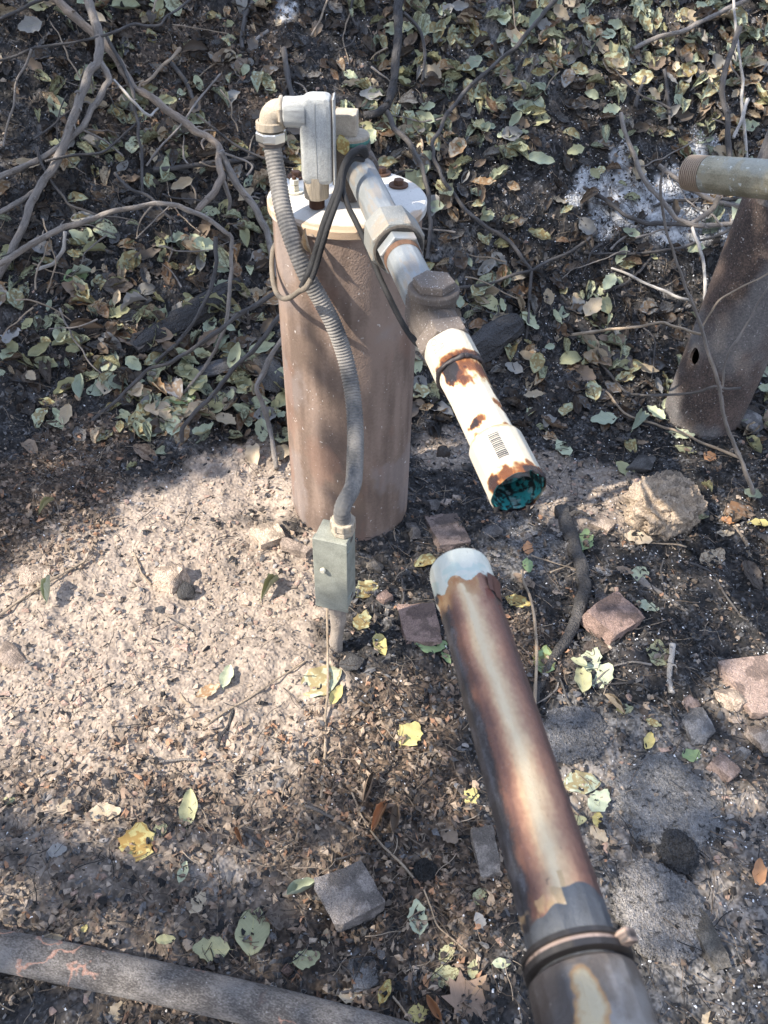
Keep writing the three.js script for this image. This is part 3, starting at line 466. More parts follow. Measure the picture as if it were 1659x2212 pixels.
  for (const q of [[2.75, Rc - 0.002, -0.004, 0.013, 0.004], [2.3, Rc - 0.002, -0.003, 0.006, 0.005], [-2.6, Rc - 0.002, -0.004, 0.008, 0.004]]) part('melted_drip', drip(...q), dripM, t);
  const shred = new THREE.PlaneGeometry(0.03, 0.014, 8, 3); { const p = shred.attributes.position; for (let i = 0; i < p.count; i++) { const x = p.getX(i), y = p.getY(i); p.setXYZ(i, x, b3 - 0.012 + y * 0.8, Rp - 0.006 - 40 * x * x * 0.3 + 0.004 * (fbm(x * 200 + 9, y * 200 + 9, 2, 3) - 0.5) - (y > 0 ? 0.004 : 0)); } shred.computeVertexNormals(); }
  part('plastic_shred', shred, mat({ color: lin(0.3, 0.28, 0.26), map: scaled(grainTex, 3), roughness: 0.6 }), t);
}
/* ------------------------------------------------ near scorched pipe */
{
  const S = at(985, 1218, 0.86), E = at(1256, 2125, 0.533), d = E.clone().sub(S), L = d.length(); d.normalize();
  const S0 = at(984, 1205, 0.866);
  const t = thing('scorched_pipe', 'long brown scorched plastic pipe with a pale cut end, held up waist-high', 'pipe'); frameGroup(t, S0, d);
  const al = py => { let a = -0.2, b = 2; for (let i = 0; i < 40; i++) { const m = (a + b) / 2, w = S0.clone().addScaledVector(d, m), q = toPix(w.addScaledVector(facing(w, d), 0.03)); if (q.Z > 0.05 && q.y < py) a = m; else b = m; } return (a + b) / 2; };
  const e0 = al(1200) - 0.010, e1 = al(1248), e2 = al(1965), e3 = al(2020), e4 = al(2062);
  console.log('near pipe', [e0, e1, e2, e3, e4].map(v => v.toFixed(3)).join(' '), S0.y.toFixed(3), E.y.toFixed(3));
  const r = 0.0298, Lp = e3 - e0;
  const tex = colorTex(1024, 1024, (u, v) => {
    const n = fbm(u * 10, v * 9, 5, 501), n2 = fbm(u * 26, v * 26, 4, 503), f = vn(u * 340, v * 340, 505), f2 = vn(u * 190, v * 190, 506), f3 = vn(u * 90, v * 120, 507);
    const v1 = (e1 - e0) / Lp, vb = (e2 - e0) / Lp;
    let du = u - 0.525 - 0.012 * Math.sin(v * 7) + 0.03 * (n - 0.5) * 1.2;      // pale top band: unburnt cream plus a painted soft highlight, more = left
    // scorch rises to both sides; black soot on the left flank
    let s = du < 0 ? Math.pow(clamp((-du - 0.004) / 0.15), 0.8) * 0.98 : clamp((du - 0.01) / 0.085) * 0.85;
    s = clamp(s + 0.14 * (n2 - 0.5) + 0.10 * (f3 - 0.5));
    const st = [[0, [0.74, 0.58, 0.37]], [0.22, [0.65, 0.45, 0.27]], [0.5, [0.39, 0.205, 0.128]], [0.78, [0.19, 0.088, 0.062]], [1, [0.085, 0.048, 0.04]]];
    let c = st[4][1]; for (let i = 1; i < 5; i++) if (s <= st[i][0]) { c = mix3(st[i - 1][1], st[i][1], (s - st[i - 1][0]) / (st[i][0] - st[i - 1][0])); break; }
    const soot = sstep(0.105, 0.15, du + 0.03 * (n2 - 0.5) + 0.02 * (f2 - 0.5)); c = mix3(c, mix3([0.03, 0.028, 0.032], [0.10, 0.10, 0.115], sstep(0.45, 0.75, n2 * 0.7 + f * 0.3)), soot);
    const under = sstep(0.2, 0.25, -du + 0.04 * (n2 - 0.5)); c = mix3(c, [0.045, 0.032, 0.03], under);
    // bare end, amber and dark shreds where the skin peeled
    const edge = v1 + 0.03 * (n2 - 0.5) + 0.016 * Math.sin(u * 40);
    if (v < edge) c = mix3([0.56, 0.575, 0.49], [0.70, 0.69, 0.60], n2);
    if (v < edge && v > edge - 0.055 - 0.05 * (n - 0.5)) c = mix3(c, [0.42, 0.56, 0.50], 0.45 * sstep(0.45, 0.6, fbm(u * 20, v * 60, 3, 511)));
    const am = sstep(0.085, 0.02, v - edge) * (v > edge ? 1 : 0); c = mix3(c, mix3([0.36, 0.13, 0.04], [0.5, 0.33, 0.17], n2 * 1.2 - 0.1), am * sstep(0.42, 0.54, fbm(u * 16, v * 20, 4, 513) + (Math.abs(du - 0.08) < 0.035 ? 0.16 : 0)));
    if (v > edge - 0.01 && v < edge + 0.12 && u < 0.47 && u > 0.36) c = mix3(c, [0.16, 0.04, 0.025], sstep(0.4, 0.55, fbm(u * 30, v * 18, 4, 515)) * sstep(0.12, 0.06, v - edge));
    if (v > edge - 0.02 && v < edge + 0.05 && u < 0.40 && u > 0.3) c = mix3(c, [0.02, 0.02, 0.022], 0.9);
    // charred band before the clamp
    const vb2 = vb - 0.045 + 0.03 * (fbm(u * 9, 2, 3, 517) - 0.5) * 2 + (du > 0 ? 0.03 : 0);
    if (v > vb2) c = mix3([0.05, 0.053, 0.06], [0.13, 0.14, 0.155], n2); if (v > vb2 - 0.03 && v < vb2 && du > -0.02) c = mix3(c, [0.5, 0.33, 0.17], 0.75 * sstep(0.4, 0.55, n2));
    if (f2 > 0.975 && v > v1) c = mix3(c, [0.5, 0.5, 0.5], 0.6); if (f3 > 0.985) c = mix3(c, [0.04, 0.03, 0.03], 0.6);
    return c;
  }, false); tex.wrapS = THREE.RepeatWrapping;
  const wrap = ge => { const uv = ge.attributes.uv; for (let i = 0; i < uv.count; i++) uv.setY(i, clamp((uv.getY(i) - e0) / Lp, 0.001, 0.999)); return ge; };
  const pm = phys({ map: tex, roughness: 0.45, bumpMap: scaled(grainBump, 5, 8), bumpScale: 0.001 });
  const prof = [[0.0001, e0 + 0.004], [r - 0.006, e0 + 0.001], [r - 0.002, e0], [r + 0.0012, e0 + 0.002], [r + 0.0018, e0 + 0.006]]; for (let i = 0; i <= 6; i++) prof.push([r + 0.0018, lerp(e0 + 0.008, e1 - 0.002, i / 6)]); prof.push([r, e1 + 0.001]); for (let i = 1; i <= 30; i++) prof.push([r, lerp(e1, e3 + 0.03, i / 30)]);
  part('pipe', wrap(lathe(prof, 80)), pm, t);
  // peeled flakes at the skin's edge
  for (const [a, w, l] of [[-0.70, 0.010, 0.020], [-1.0, 0.014, 0.026]]) {
    const fg = new THREE.PlaneGeometry(w, l, 4, 5), p = fg.attributes.position; for (let i = 0; i < p.count; i++) { const aa = a + p.getX(i) / r, ly = p.getY(i) + l / 2, rr_ = r + 0.001 + 0.004 * (1 - ly / l) ** 2; p.setXYZ(i, Math.sin(aa) * rr_, e1 - 0.004 + ly, Math.cos(aa) * rr_); } fg.computeVertexNormals();
    part('peeled_flake', fg, mat({ color: lin(0.12, 0.05, 0.035), map: scaled(grainTex, 2), roughness: 0.6 }), t);
  }
  const metalTex = colorTex(1024, 512, (u, v) => { const n = fbm(u * 8, v * 11, 5, 531), n2 = fbm(u * 24, v * 30, 4, 533), f = vn(u * 260, v * 130, 535); let c = mix3([0.14, 0.115, 0.095], [0.27, 0.25, 0.235], sstep(0.35, 0.65, n * 0.6 + n2 * 0.4)); c = mix3(c, [0.05, 0.042, 0.042], sstep(0.56, 0.60, u + 0.02 * (n2 - 0.5)) * 0.85); const q = Math.hypot((u - 0.545) / 0.05 + (n2 - 0.5) * 1.1, (v - 0.10) / 0.085 + (n - 0.5) * 1.2); c = mix3(c, mix3([0.4, 0.23, 0.1], [0.5, 0.42, 0.28], sstep(0.95, 0.55, q)), sstep(1.1, 0.85, q)); if (f > 0.96) c = mix3(c, [0.4, 0.4, 0.4], 0.5); return c; }, false); metalTex.wrapS = THREE.RepeatWrapping;
  const R2 = 0.0365, Lc = 0.3, mm = phys({ map: metalTex, roughness: 0.38, metalness: 0.25, bumpMap: scaled(grainBump, 6, 8), bumpScale: 0.0008 });
  const bell = lathe([[r + 0.0002, e4 + 0.001], [R2 - 0.004, e4 + 0.0012], [R2 - 0.001, e4 + 0.004], [R2, e4 + 0.009], [R2, e4 + 0.05], [R2, e4 + 0.11], [R2 - 0.002, e4 + 0.12], [r, e4 + 0.122]], 80); { const uv = bell.attributes.uv; for (let i = 0; i < uv.count; i++) uv.setY(i, clamp((uv.getY(i) - e4) / Lc, 0.001, 0.999)); }
  part('coupling', bell, mm, t, 'wider brown coupling with a cream patch');
  const band = phys({ roughness: 0.4, metalness: 0.3, map: scaled(colorTex(512, 64, (u, v) => { const n = fbm(u * 18, v * 2, 4, 541), f = vn(u * 160, v * 20, 543); return mix3([0.06, 0.05, 0.048], [0.40, 0.30, 0.25], sstep(0.40, 0.6, n + 0.22 * sstep(0.09, 0.03, Math.abs(u - 0.53)) + 0.1 * (f - 0.5))); }), 1, 30) });
  part('band', lathe([[r, e3 + 0.001], [r + 0.0045, e3 + 0.002], [r + 0.0052, e3 + 0.008], [r + 0.0046, e4 - 0.008], [r, e4 - 0.007]], 80), band, t, 'scorched clamp band');
  const blk = mat({ color: lin(0.025, 0.022, 0.022), map: scaled(grainTex, 8), roughness: 0.5 });
  part('band_edge', lathe([[r, e3 - 0.002], [r + 0.006, e3 - 0.0015], [r + 0.0065, e3 + 0.002], [r + 0.004, e3 + 0.003]], 64), blk, t); part('band_edge', lathe([[r + 0.004, e4 - 0.0075], [r + 0.0068, e4 - 0.006], [r + 0.0065, e4 - 0.002], [r, e4 - 0.001]], 64), blk, t);
  part('band_lug', boxUV(new RoundedBoxGeometry(0.016, e4 - e3 - 0.003, 0.010, 2, 0.002).rotateY(0.85).translate(-0.0265, (e3 + e4) / 2 - 0.001, 0.0255)), band, t);
  // on past the viewer, then an elbow and a riser down to the ground
  const endL = (0.55 - S0.z) / d.z; const far = S0.clone().addScaledVector(d, endL);
  const rest = lathe([[r, e4 + 0.12], [r, endL]], 40); part('rear_pipe', rest, mat({ color: lin(0.22, 0.19, 0.17), map: scaled(grainTex, 4), roughness: 0.6 }), t);
  t.updateMatrixWorld(true); const inv = t.matrixWorld.clone().invert();
  const dn = [far.clone().addScaledVector(d, -0.05), far.clone(), far.clone().addScaledVector(d, 0.04).add(V(0, -0.02, 0)), far.clone().addScaledVector(d, 0.06).add(V(0, -0.08, 0)), V(far.x, g(far.x, 0.62) - 0.1, far.z + 0.06)].map(p => p.applyMatrix4(inv));
  part('riser', tube(dn, () => 0.034, 28, { n: 50 }), mat({ color: lin(0.22, 0.19, 0.17), map: scaled(grainTex, 4), roughness: 0.6 }), t);
}

/* ------------------------------------------------ cables */
{
  const cable = (pts, r, label, m = M.rubber, seed = 1) => single('cable', tube(pts, () => r, 12, { n: pts.length * 9, noise: 0.10, seed, nf: 30 }), m, label, 'cable');
  const a = [[790, 333, 1.56], [782, 321, 1.53], [762, 331, 1.515], [745, 356, 1.50], [735, 386, 1.485], [728, 413, 1.465], [715, 447, 1.445], [702, 479, 1.43], [690, 518, 1.42], [677, 562, 1.415], [665, 594, 1.40], [657, 612, 1.40]].map(q => atD(...q));
  const tail = [[648, 628, 1.40], [630, 641, 1.42], [612, 645, 1.455], [598, 634, 1.49], [590, 608, 1.53], [587, 575, 1.57], [589, 545, 1.60], [600, 520, 1.70]].map(q => atD(...q));
  const tanCable = mat({ color: lin(0.21, 0.18, 0.145), map: scaled(grainTex, 8), roughness: 0.8, bumpMap: scaled(grainBump, 20), bumpScale: 0.0015 });
  cable([...a, atD(652, 622, 1.398)], 0.0066, 'thick black cable hanging from the pipe and crossing over the hose', M.rubber, 2);
  cable([[788, 338, 1.55], [772, 327, 1.52], [752, 344, 1.505], [741, 368, 1.492], [737, 398, 1.475], [731, 425, 1.455], [722, 452, 1.437], [709, 488, 1.422], [697, 528, 1.412], [686, 566, 1.408], [672, 604, 1.395], [660, 622, 1.394]].map(q => atD(...q)), 0.0052, 'thinner black cable strand beside the thick one over the hose', M.rubber, 5);
  cable([atD(672, 603, 1.39), atD(660, 622, 1.388), ...tail], 0.0052, 'dusty tan cable looped round the side of the rusty casing', tanCable, 9);
  cable([[784, 345, 1.545], [760, 345, 1.51], [744, 372, 1.495], [741, 408, 1.475], [752, 446, 1.45], [768, 478, 1.43], [786, 516, 1.405], [803, 556, 1.37], [820, 598, 1.33], [842, 645, 1.28], [868, 696, 1.21], [893, 733, 1.15], [915, 752, 1.10]].map(q => atD(...q)), 0.005, 'black cable sagging beneath the galvanized pipe and valve', M.rubber, 13);
}

/* ------------------------------------------------ right-hand post and threaded pipe */
{
  const B = G(1516, 893), ra = 0.113, T = atD(1764, 300, -B.z), d = T.clone().sub(B).normalize(), len = 1.25;
  console.log('post', B.toArray().map(v => v.toFixed(3)).join(' '), 'tilt', THREE.MathUtils.radToDeg(Math.acos(d.y)).toFixed(1));
  const t = thing('rusty_post', 'leaning dark rusty pipe post with a small hole near its foot', 'post'); frameGroup(t, B.clone().addScaledVector(d, -0.12), d, V(0, 0, 1));
  t.updateMatrixWorld(true);
  const outer = new THREE.CylinderGeometry(ra, ra, len, 72, 6, false).translate(0, len / 2, 0); const inner = new THREE.CylinderGeometry(ra - 0.007, ra - 0.007, len + 0.1, 48, 1, false).translate(0, len / 2, 0);
  const hp = (() => { // where the sight line to the hole meets the wall
    const o = CP.clone().applyMatrix4(t.matrixWorld.clone().invert()), dd = at(1499, 771, 1).applyMatrix4(t.matrixWorld.clone().invert()).sub(o).normalize();
    const A = dd.x * dd.x + dd.z * dd.z, Bq = 2 * (o.x * dd.x + o.z * dd.z), Cq = o.x * o.x + o.z * o.z - ra * ra, D = Math.max(0, Bq * Bq - 4 * A * Cq), s = (-Bq - Math.sqrt(D)) / (2 * A); return o.addScaledVector(dd, s); })();
  const hole = new THREE.IcosahedronGeometry(1, 3); { const p = hole.attributes.position; for (let i = 0; i < p.count; i++) { const v = V().fromBufferAttribute(p, i), k = 1 + 0.3 * (fbm3(v.x * 2 + 4, v.y * 2, v.z * 2, 3, 9) - 0.5); p.setXYZ(i, v.x * 0.018 * k, v.y * 0.027 * k, v.z * 0.018 * k); } }
  const ev = new Evaluator(); ev.attributes = ['position', 'normal', 'uv']; ev.useGroups = false;
  const b1 = new Brush(outer), b2 = new Brush(inner), b3 = new Brush(hole); hole.translate(hp.x, hp.y, hp.z); [b1, b2, b3].forEach(b => b.updateMatrixWorld(true));
  let res = ev.evaluate(b1, b2, SUBTRACTION); res.updateMatrixWorld(true); res = ev.evaluate(res, b3, SUBTRACTION);
  const ge = res.geometry; part('post_wall', ge, mat({ map: scaled(postTex, 1, 1.6), roughness: 0.88, bumpMap: scaled(grainBump, 5, 9), bumpScale: 0.002 }), t);
}
{
  const ridgeM = mat({ color: lin(0.44, 0.34, 0.25), map: scaled(grainTex, 6), roughness: 0.75 });
  const A = atD(1488, 373, 1.86), Bq = at(1672, 389, toPix(A).Z * 0.915), d = Bq.clone().sub(A); const L0 = d.length(); d.normalize();
  const t = thing('threaded_pipe', 'olive-tan steel pipe with a rusty threaded end beside the leaning post', 'pipe'); frameGroup(t, A, d);
  const r = 0.037, tl = L0 * 0.235;
  part('thread', lathe([[r - 0.007, 0.001], [r - 0.004, -0.0005], [r - 0.0026, 0.001], [r - 0.0022, tl + 0.001]], 56, 0.3), mat({ color: lin(0.15, 0.088, 0.06), map: scaled(grainTex, 6, 14), roughness: 0.9 }), t, 'rusty thread');
  for (let i = 0; i < 9; i++) part('thread_ridge', new THREE.TorusGeometry(r - 0.0018 + 0.0006 * i / 9, 0.0016, 8, 56).rotateX(Math.PI / 2).translate(0, 0.003 + (tl - 0.004) * i / 8.6, 0), ridgeM, t);  // pale ridges over a darker rusty core, so the grooves stand out by colour
  part('bore', lathe([[r - 0.0065, 0.0005], [r - 0.0075, 0.06], [r - 0.0075, 0.5]], 40), mat({ color: lin(0.16, 0.085, 0.05), map: scaled(grainTex, 6), roughness: 0.9 }), t);
  const pt = colorTex(512, 512, (u, v) => { const n = fbm(u * 8, v * 8, 5, 561, 8), f = vn(u * 140, v * 140, 562, 140); let c = mix3([0.21, 0.19, 0.13], [0.36, 0.325, 0.235], sstep(0.25, 0.75, n * 0.7 + f * 0.3)); c = mix3(c, [0.3, 0.32, 0.3], 0.5 * sstep(0.5, 0.65, fbm(u * 5, v * 9, 4, 565))); if (fbm(u * 30, v * 30, 3, 567, 30) > 0.78) c = [0.5, 0.5, 0.46]; return c; });
  part('pipe', lathe([[r, tl], [r + 0.0008, tl + 0.004], [r + 0.0008, 0.2], [r + 0.0008, 0.62]], 56), mat({ map: scaled(pt, 1, 4), roughness: 0.6, metalness: 0.1, bumpMap: scaled(grainBump, 4, 8), bumpScale: 0.0012 }), t);
  t.updateMatrixWorld(true); const inv = t.matrixWorld.clone().invert(), e = A.clone().addScaledVector(d, 0.6);
  const dn = [e.clone().addScaledVector(d, -0.04), e, e.clone().addScaledVector(d, 0.05).add(V(0, -0.02, 0)), e.clone().addScaledVector(d, 0.075).add(V(0, -0.09, 0)), V(e.x + d.x * 0.075, g(e.x, e.z) - 0.1, e.z + d.z * 0.075)].map(p => p.applyMatrix4(inv));
  part('riser', tube(dn, () => 0.041, 28, { n: 40 }), mat({ map: scaled(pt, 4, 3), roughness: 0.7 }), t);
}
/* ------------------------------------------------ charred pipe lying at the near edge */
{
  const pts = [[-260, 1996], [0, 2052], [300, 2114], [600, 2182], [900, 2262], [1150, 2345]].map(([x, y]) => GH(x, y, 0.020));
  const ct = colorTex(1024, 1024, (u, v) => {
    const n = fbm(u * 6, v * 18, 5, 581, 0), f = vn(u * 150, v * 420, 582), n3 = fbm(u * 20, v * 60, 3, 583);
    let c = mix3([0.075, 0.066, 0.061], [0.235, 0.215, 0.2], sstep(0.3, 0.7, n * 0.5 + f * 0.28 + n3 * 0.22));
    const cr = Math.abs(fbm(u * 5 + 2, v * 26, 4, 585) - 0.5), k = fbm(u * 3, v * 9, 3, 587); c = mix3(c, mix3([0.40, 0.2, 0.14], [0.5, 0.33, 0.26], f), 0.8 * sstep(0.040, 0.012, cr + 0.03 * (n3 - 0.5)) * sstep(0.50, 0.58, k)); if (f > 0.965) c = [0.45, 0.45, 0.45];
    return c; }, false); ct.wrapS = ct.wrapT = THREE.RepeatWrapping;
  const ge = tube(pts, () => 0.0305, 40, { n: 120, noise: 0.03, seed: 31, nf: 14 }); { const uv = ge.attributes.uv; let mv = 0; for (let i = 0; i < uv.count; i++) mv = Math.max(mv, uv.getY(i)); for (let i = 0; i < uv.count; i++) uv.setXY(i, uv.getX(i) / 0.2356, uv.getY(i) / mv); }
  single('charred_pipe', ge, mat({ map: ct, roughness: 0.85, bumpMap: scaled(grainBump, 3, 16), bumpScale: 0.004 }), 'charred grey pipe with pink rusty cracks lying half sunk in the ash', 'pipe');
}
console.log('pipes done');

/* ------------------------------------------------ branches, roots and sticks */
const Mbark = {
  grey: mat({ color: lin(0.235, 0.212, 0.195), map: scaled(barkTex, 12, 6), roughness: 0.95, bumpMap: scaled(barkBump, 12, 6), bumpScale: 0.004 }),
  dark: mat({ color: lin(0.095, 0.089, 0.088), map: scaled(barkTex, 12, 6), roughness: 0.95, bumpMap: scaled(barkBump, 12, 6), bumpScale: 0.004 }),
  char: mat({ color: lin(0.05, 0.048, 0.05), map: scaled(barkTex, 12, 6), roughness: 0.85, bumpMap: scaled(barkBump, 8, 5), bumpScale: 0.008 }),
  tan: mat({ color: lin(0.33, 0.265, 0.20), map: scaled(barkTex, 12, 6), roughness: 0.95, bumpMap: scaled(barkBump, 12, 6), bumpScale: 0.003 }),
  pale: mat({ color: lin(0.42, 0.40, 0.38), map: scaled(barkTex, 12, 6), roughness: 0.95, bumpMap: scaled(barkBump, 12, 6), bumpScale: 0.003 }),
};
let stickSeed = 100;
// pixel polyline, heights above the ground at its ends (and bulge between), radius in photo pixels
function stick(name, label, pts, r0, r1, h, m, nubs = 0, group) {
  const n = pts.length, hs = Array.isArray(h) ? h : [h, h, h], sd = stickSeed++, Q = rng(sd * 77);
  const P = pts.map(([x, y, hh, dd], i) => { if (dd) return atD(x, y, dd); const t = i / (n - 1); const b = hh !== undefined ? hh : t < 0.5 ? lerp(hs[0], hs[1], t * 2) : lerp(hs[1], hs[2], t * 2 - 1); return GH(x, y, b); });
  const k0 = pxm(P[0]), k1 = pxm(P[n - 1]);
  const rf = t => 0.88 * lerp(r0 * k0, r1 * k1, t) * (1 + 0.16 * (fbm(t * 14 + sd, 1, 2, sd) - 0.5));
  const fine = []; for (let i = 0; i < n - 1; i++) { fine.push(P[i]); if (P[i].distanceTo(P[i + 1]) > 0.04) { const q = P[i].clone().lerp(P[i + 1], 0.5), j = Math.min(0.005, P[i].distanceTo(P[i + 1]) * 0.05); fine.push(q.add(V(gauss(Q) * j, gauss(Q) * j, gauss(Q) * j))); } } fine.push(P[n - 1]);
  const geos = [tube(fine, rf, r0 > 6 ? 12 : 8, { n: Math.max(12, fine.length * 7), noise: 0.32, seed: sd, nf: 38 })];
  const cv = new THREE.CatmullRomCurve3(fine, false, 'centripetal');
  for (let i = 0; i < nubs; i++) { const t = rr(0.08, 0.92, Q), p = cv.getPoint(t), tg = cv.getTangent(t), o = V(gauss(Q), gauss(Q) + 0.4, gauss(Q)).cross(tg).normalize(), r = rf(t), l = r * rr(1.5, 4, Q); geos.push(tube([p, p.clone().addScaledVector(o, l * 0.6), p.clone().addScaledVector(o, l).addScaledVector(tg, l * 0.5)], u => r * 0.45 * (1 - 0.6 * u), 6, { n: 5, noise: 0.2, seed: sd + i })); }
  return single(name, mergeGeometries(geos), m, label, 'branch', group);
}
const B_ = 'branch', T_ = 'twig';
stick(B_, 'thick grey branch forking down through the leaf litter on the burnt slope', [[180, -25], [200, 29], [212, 65], [214, 115], [210, 136], [191, 160], [173, 212], [155, 263], [140, 306], [112, 367], [79, 418], [58, 468], [36, 518], [-6, 598]], 11, 9, [.16, .12, .03], Mbark.grey, 6);
stick(B_, 'kinked side branch parting from the thick grey branch and bending back', [[213, 128, .135], [230, 155], [236, 173], [220, 202], [198, 234], [176, 277], [144, 306], [90, 342], [43, 364], [-20, 390]], 8, 7, [.13, .10, .06], Mbark.grey, 4);
stick(B_, 'long pale brown branch sloping towards the casing with a knotted bend', [[105, -18], [144, 22], [166, 40], [194, 65], [223, 92], [258, 137], [290, 190], [335, 216], [382, 252], [425, 284], [473, 318], [472, 346], [479, 382], [464, 414], [425, 457]], 11, 8, [.05, .08, .13], mat({ color: lin(0.26, 0.215, 0.18), map: scaled(barkTex, 12, 6), roughness: 0.95, bumpMap: scaled(barkBump, 12, 6), bumpScale: 0.004 }), 7);
stick(B_, 'grey branch running on from the knotted bend down behind the casing', [[476, 326, .12], [486, 346], [515, 403], [554, 454], [576, 497], [586, 540], [600, 600]], 9, 8, [.11, .06, .03], Mbark.grey, 2);
stick(T_, 'short grey twig hanging under the knotted bend', [[479, 382, .12], [497, 432], [493, 468]], 6, 4, [.1, .06, .02], Mbark.grey, 1);
stick(B_, 'arched sunlit grey branch rising over the litter and dropping at its broken tip', [[-10, 574], [54, 536], [97, 511], [140, 490], [202, 472], [252, 454], [324, 441], [382, 443], [432, 464], [468, 486], [500, 512], [499, 562], [498, 600], [490, 688], [474, 735], [456, 772], [396, 850]], 7.5, 4, [.08, .20, .015], mat({ color: lin(0.26, 0.23, 0.205), map: scaled(barkTex, 12, 6), roughness: 0.95, bumpMap: scaled(barkBump, 12, 6), bumpScale: 0.004 }), 6);
stick(T_, 'curved bare whitish twig under the arched branch', [[140, 500, .13], [137, 540], [115, 569], [79, 583]], 5, 4.5, [.12, .07, .03], Mbark.pale, 1);
stick(B_, 'dark curved branch hanging beside the arched one', [[466, 512], [468, 564], [452, 632], [424, 688], [380, 744], [336, 784]], 5.5, 4.5, [.13, .08, .02], Mbark.dark, 3);
stick(B_, 'dark branch reaching from behind the casing to a cut end on the litter', [[600, 628], [552, 660], [496, 696], [452, 728], [408, 760], [368, 784], [320, 798], [272, 844], [228, 884], [196, 912]], 6, 4, [.14, .08, .012], Mbark.dark, 4);
stick(B_, 'straight dark branch slanting from the casing to the edge of the bare dirt', [[606, 682], [568, 732], [512, 788], [464, 848], [424, 888], [394, 926], [392, 956]], 6, 5, [.16, .09, .01], Mbark.dark, 4);
stick(B_, 'bent grey branch standing against the side of the casing', [[610, 732], [580, 780], [554, 836], [564, 864], [580, 916], [597, 1014]], 6.5, 6, [.15, .1, .005], Mbark.grey, 2);
stick(B_, 'thick charred black branch coming down to a fork above the lid', [[864, -20], [860, 80], [850, 180], [838, 225], [812, 244], [786, 250]], 11, 9, [.10, .07, .06], Mbark.char, 2);
stick(B_, 'charred branch curving from the fork down beside the lid', [[832, 236, .06], [850, 275], [882, 305], [910, 357], [926, 421], [930, 480], [922, 560]], 7, 4.5, [.06, .06, .02], Mbark.dark, 3);
stick(T_, 'thin charred twig off the thick black branch', [[872, 28, .08], [908, 68], [918, 120], [913, 177]], 4.5, 4, [.07, .04, .01], Mbark.dark, 1);
stick(B_, 'long thin dark branch sweeping down over the leaves beside the lid', [[1208, -10], [1160, 47], [1118, 99], [1056, 151], [1004, 198], [962, 250], [934, 307], [936, 343], [957, 390], [1004, 452], [1056, 494], [1108, 530], [1148, 584]], 5, 4.5, [.06, .05, .05], Mbark.dark, 5);
stick(T_, 'dark twig crossing from the long thin branch towards the white ash', [[980, 622], [1060, 612], [1148, 584], [1228, 546], [1290, 500]], 4, 4, [.02, .05, .03], Mbark.dark, 3);
stick(T_, 'upright dark twig under the end of the long thin branch', [[1148, 586, .05], [1143, 650], [1136, 734]], 4, 3, [.05, .03, 0], Mbark.dark, 1);
stick(B_, 'straight grey stick above the heap of curled leaves', [[1368, 106], [1430, 78], [1514, 47], [1576, 16], [1625, -6]], 5.5, 5.5, [.03, .06, .06], Mbark.grey, 3);
stick(B_, 'upright dark branch standing behind the threaded pipe', [[1597, 60], [1571, 135], [1560, 182], [1571, 250], [1577, 345]], 6.5, 7, [.12, .1, .04], Mbark.dark, 4);
stick(T_, 'thin pale upright twig behind the threaded pipe', [[1584, -10], [1589, 52], [1599, 135], [1602, 218], [1613, 345]], 3.4, 4, [.1, .08, .02], Mbark.pale, 3);
stick(T_, 'bleached crooked twig among the upright stems', [[1615, 214], [1602, 260], [1584, 298]], 5, 3.5, .09, Mbark.pale, 1);
stick(B_, 'grey branch bending through the white ash beside the post', [[1341, 244], [1355, 300], [1383, 372], [1430, 433], [1463, 473], [1491, 484], [1513, 488], [1590, 483]], 5.5, 6, [.08, .05, .03], Mbark.grey, 4);
stick(B_, 'dark branch lying along the front of the white ash', [[1261, 404], [1304, 429], [1351, 465], [1398, 483], [1441, 484], [1495, 487]], 5, 5.5, [.03, .035, .035], Mbark.dark, 3);
stick(T_, 'short forked grey limb below the threaded pipe', [[1491, 484, .035], [1542, 447], [1553, 422]], 6, 7, [.05, .06, .09], Mbark.grey, 1);
stick(T_, 'grey stick poking from under the threaded pipe across the ash', [[1423, 357], [1463, 386], [1513, 419], [1549, 437], [1605, 447]], 6, 6.5, [.02, .04, .03], Mbark.grey, 2);
stick(T_, 'thin brown stick lying on the white ash', [[1412, 446], [1437, 437], [1491, 433], [1535, 429], [1610, 429]], 4, 5, [.01, .02, .02], Mbark.dark, 1);
stick(T_, 'pale thin stem reaching down from the forked limb to the post', [[1495, 488, .035], [1509, 527], [1518, 559], [1522, 660]], 4.5, 4, [.04, .06, .06], Mbark.pale, 2);
{ const arc = (q, d0, d1) => q.map(([x, y], i) => [x, y, 0, lerp(d0, d1, i / (q.length - 1))]);
stick(B_, 'tall thin sapling stem crossing in front of the rusty post', [...arc([[1441, 352], [1428, 386], [1434, 465], [1452, 534], [1470, 588], [1495, 653], [1520, 725], [1545, 804], [1563, 894], [1581, 948], [1604, 1000]], 1.80, 1.76), [1626, 1060, 0.015], [1631, 1088, -0.01]], 3, 5.5, 0, Mbark.grey, 8);
stick(T_, 'pale bent twig leaning on the sapling stem', [[1230, 724, 0.01], [1290, 716, 0.06], ...arc([[1333, 710], [1430, 696], [1477, 710], [1514, 722]], 1.98, 1.80)], 4, 3.4, 0, Mbark.tan, 2);
stick(T_, 'dark twig bowed across the bottom of the post', [[1290, 775, 0.02], [1347, 843, 0.03], ...arc([[1412, 854], [1477, 851], [1545, 834], [1600, 838]], 1.84, 1.84)], 3.4, 3, 0, Mbark.dark, 2);
stick(T_, 'thin tan shoot rising over the rusty post', arc([[1516, 706], [1553, 649], [1607, 617], [1670, 584]], 1.79, 1.84), 2.6, 2, 0, Mbark.tan, 1);
stick(T_, 'thin grey shoot forking over the lower post', arc([[1549, 840], [1560, 836], [1578, 753], [1607, 710], [1632, 663], [1670, 606]], 1.78, 1.86), 3, 2.2, 0, Mbark.grey, 3); }
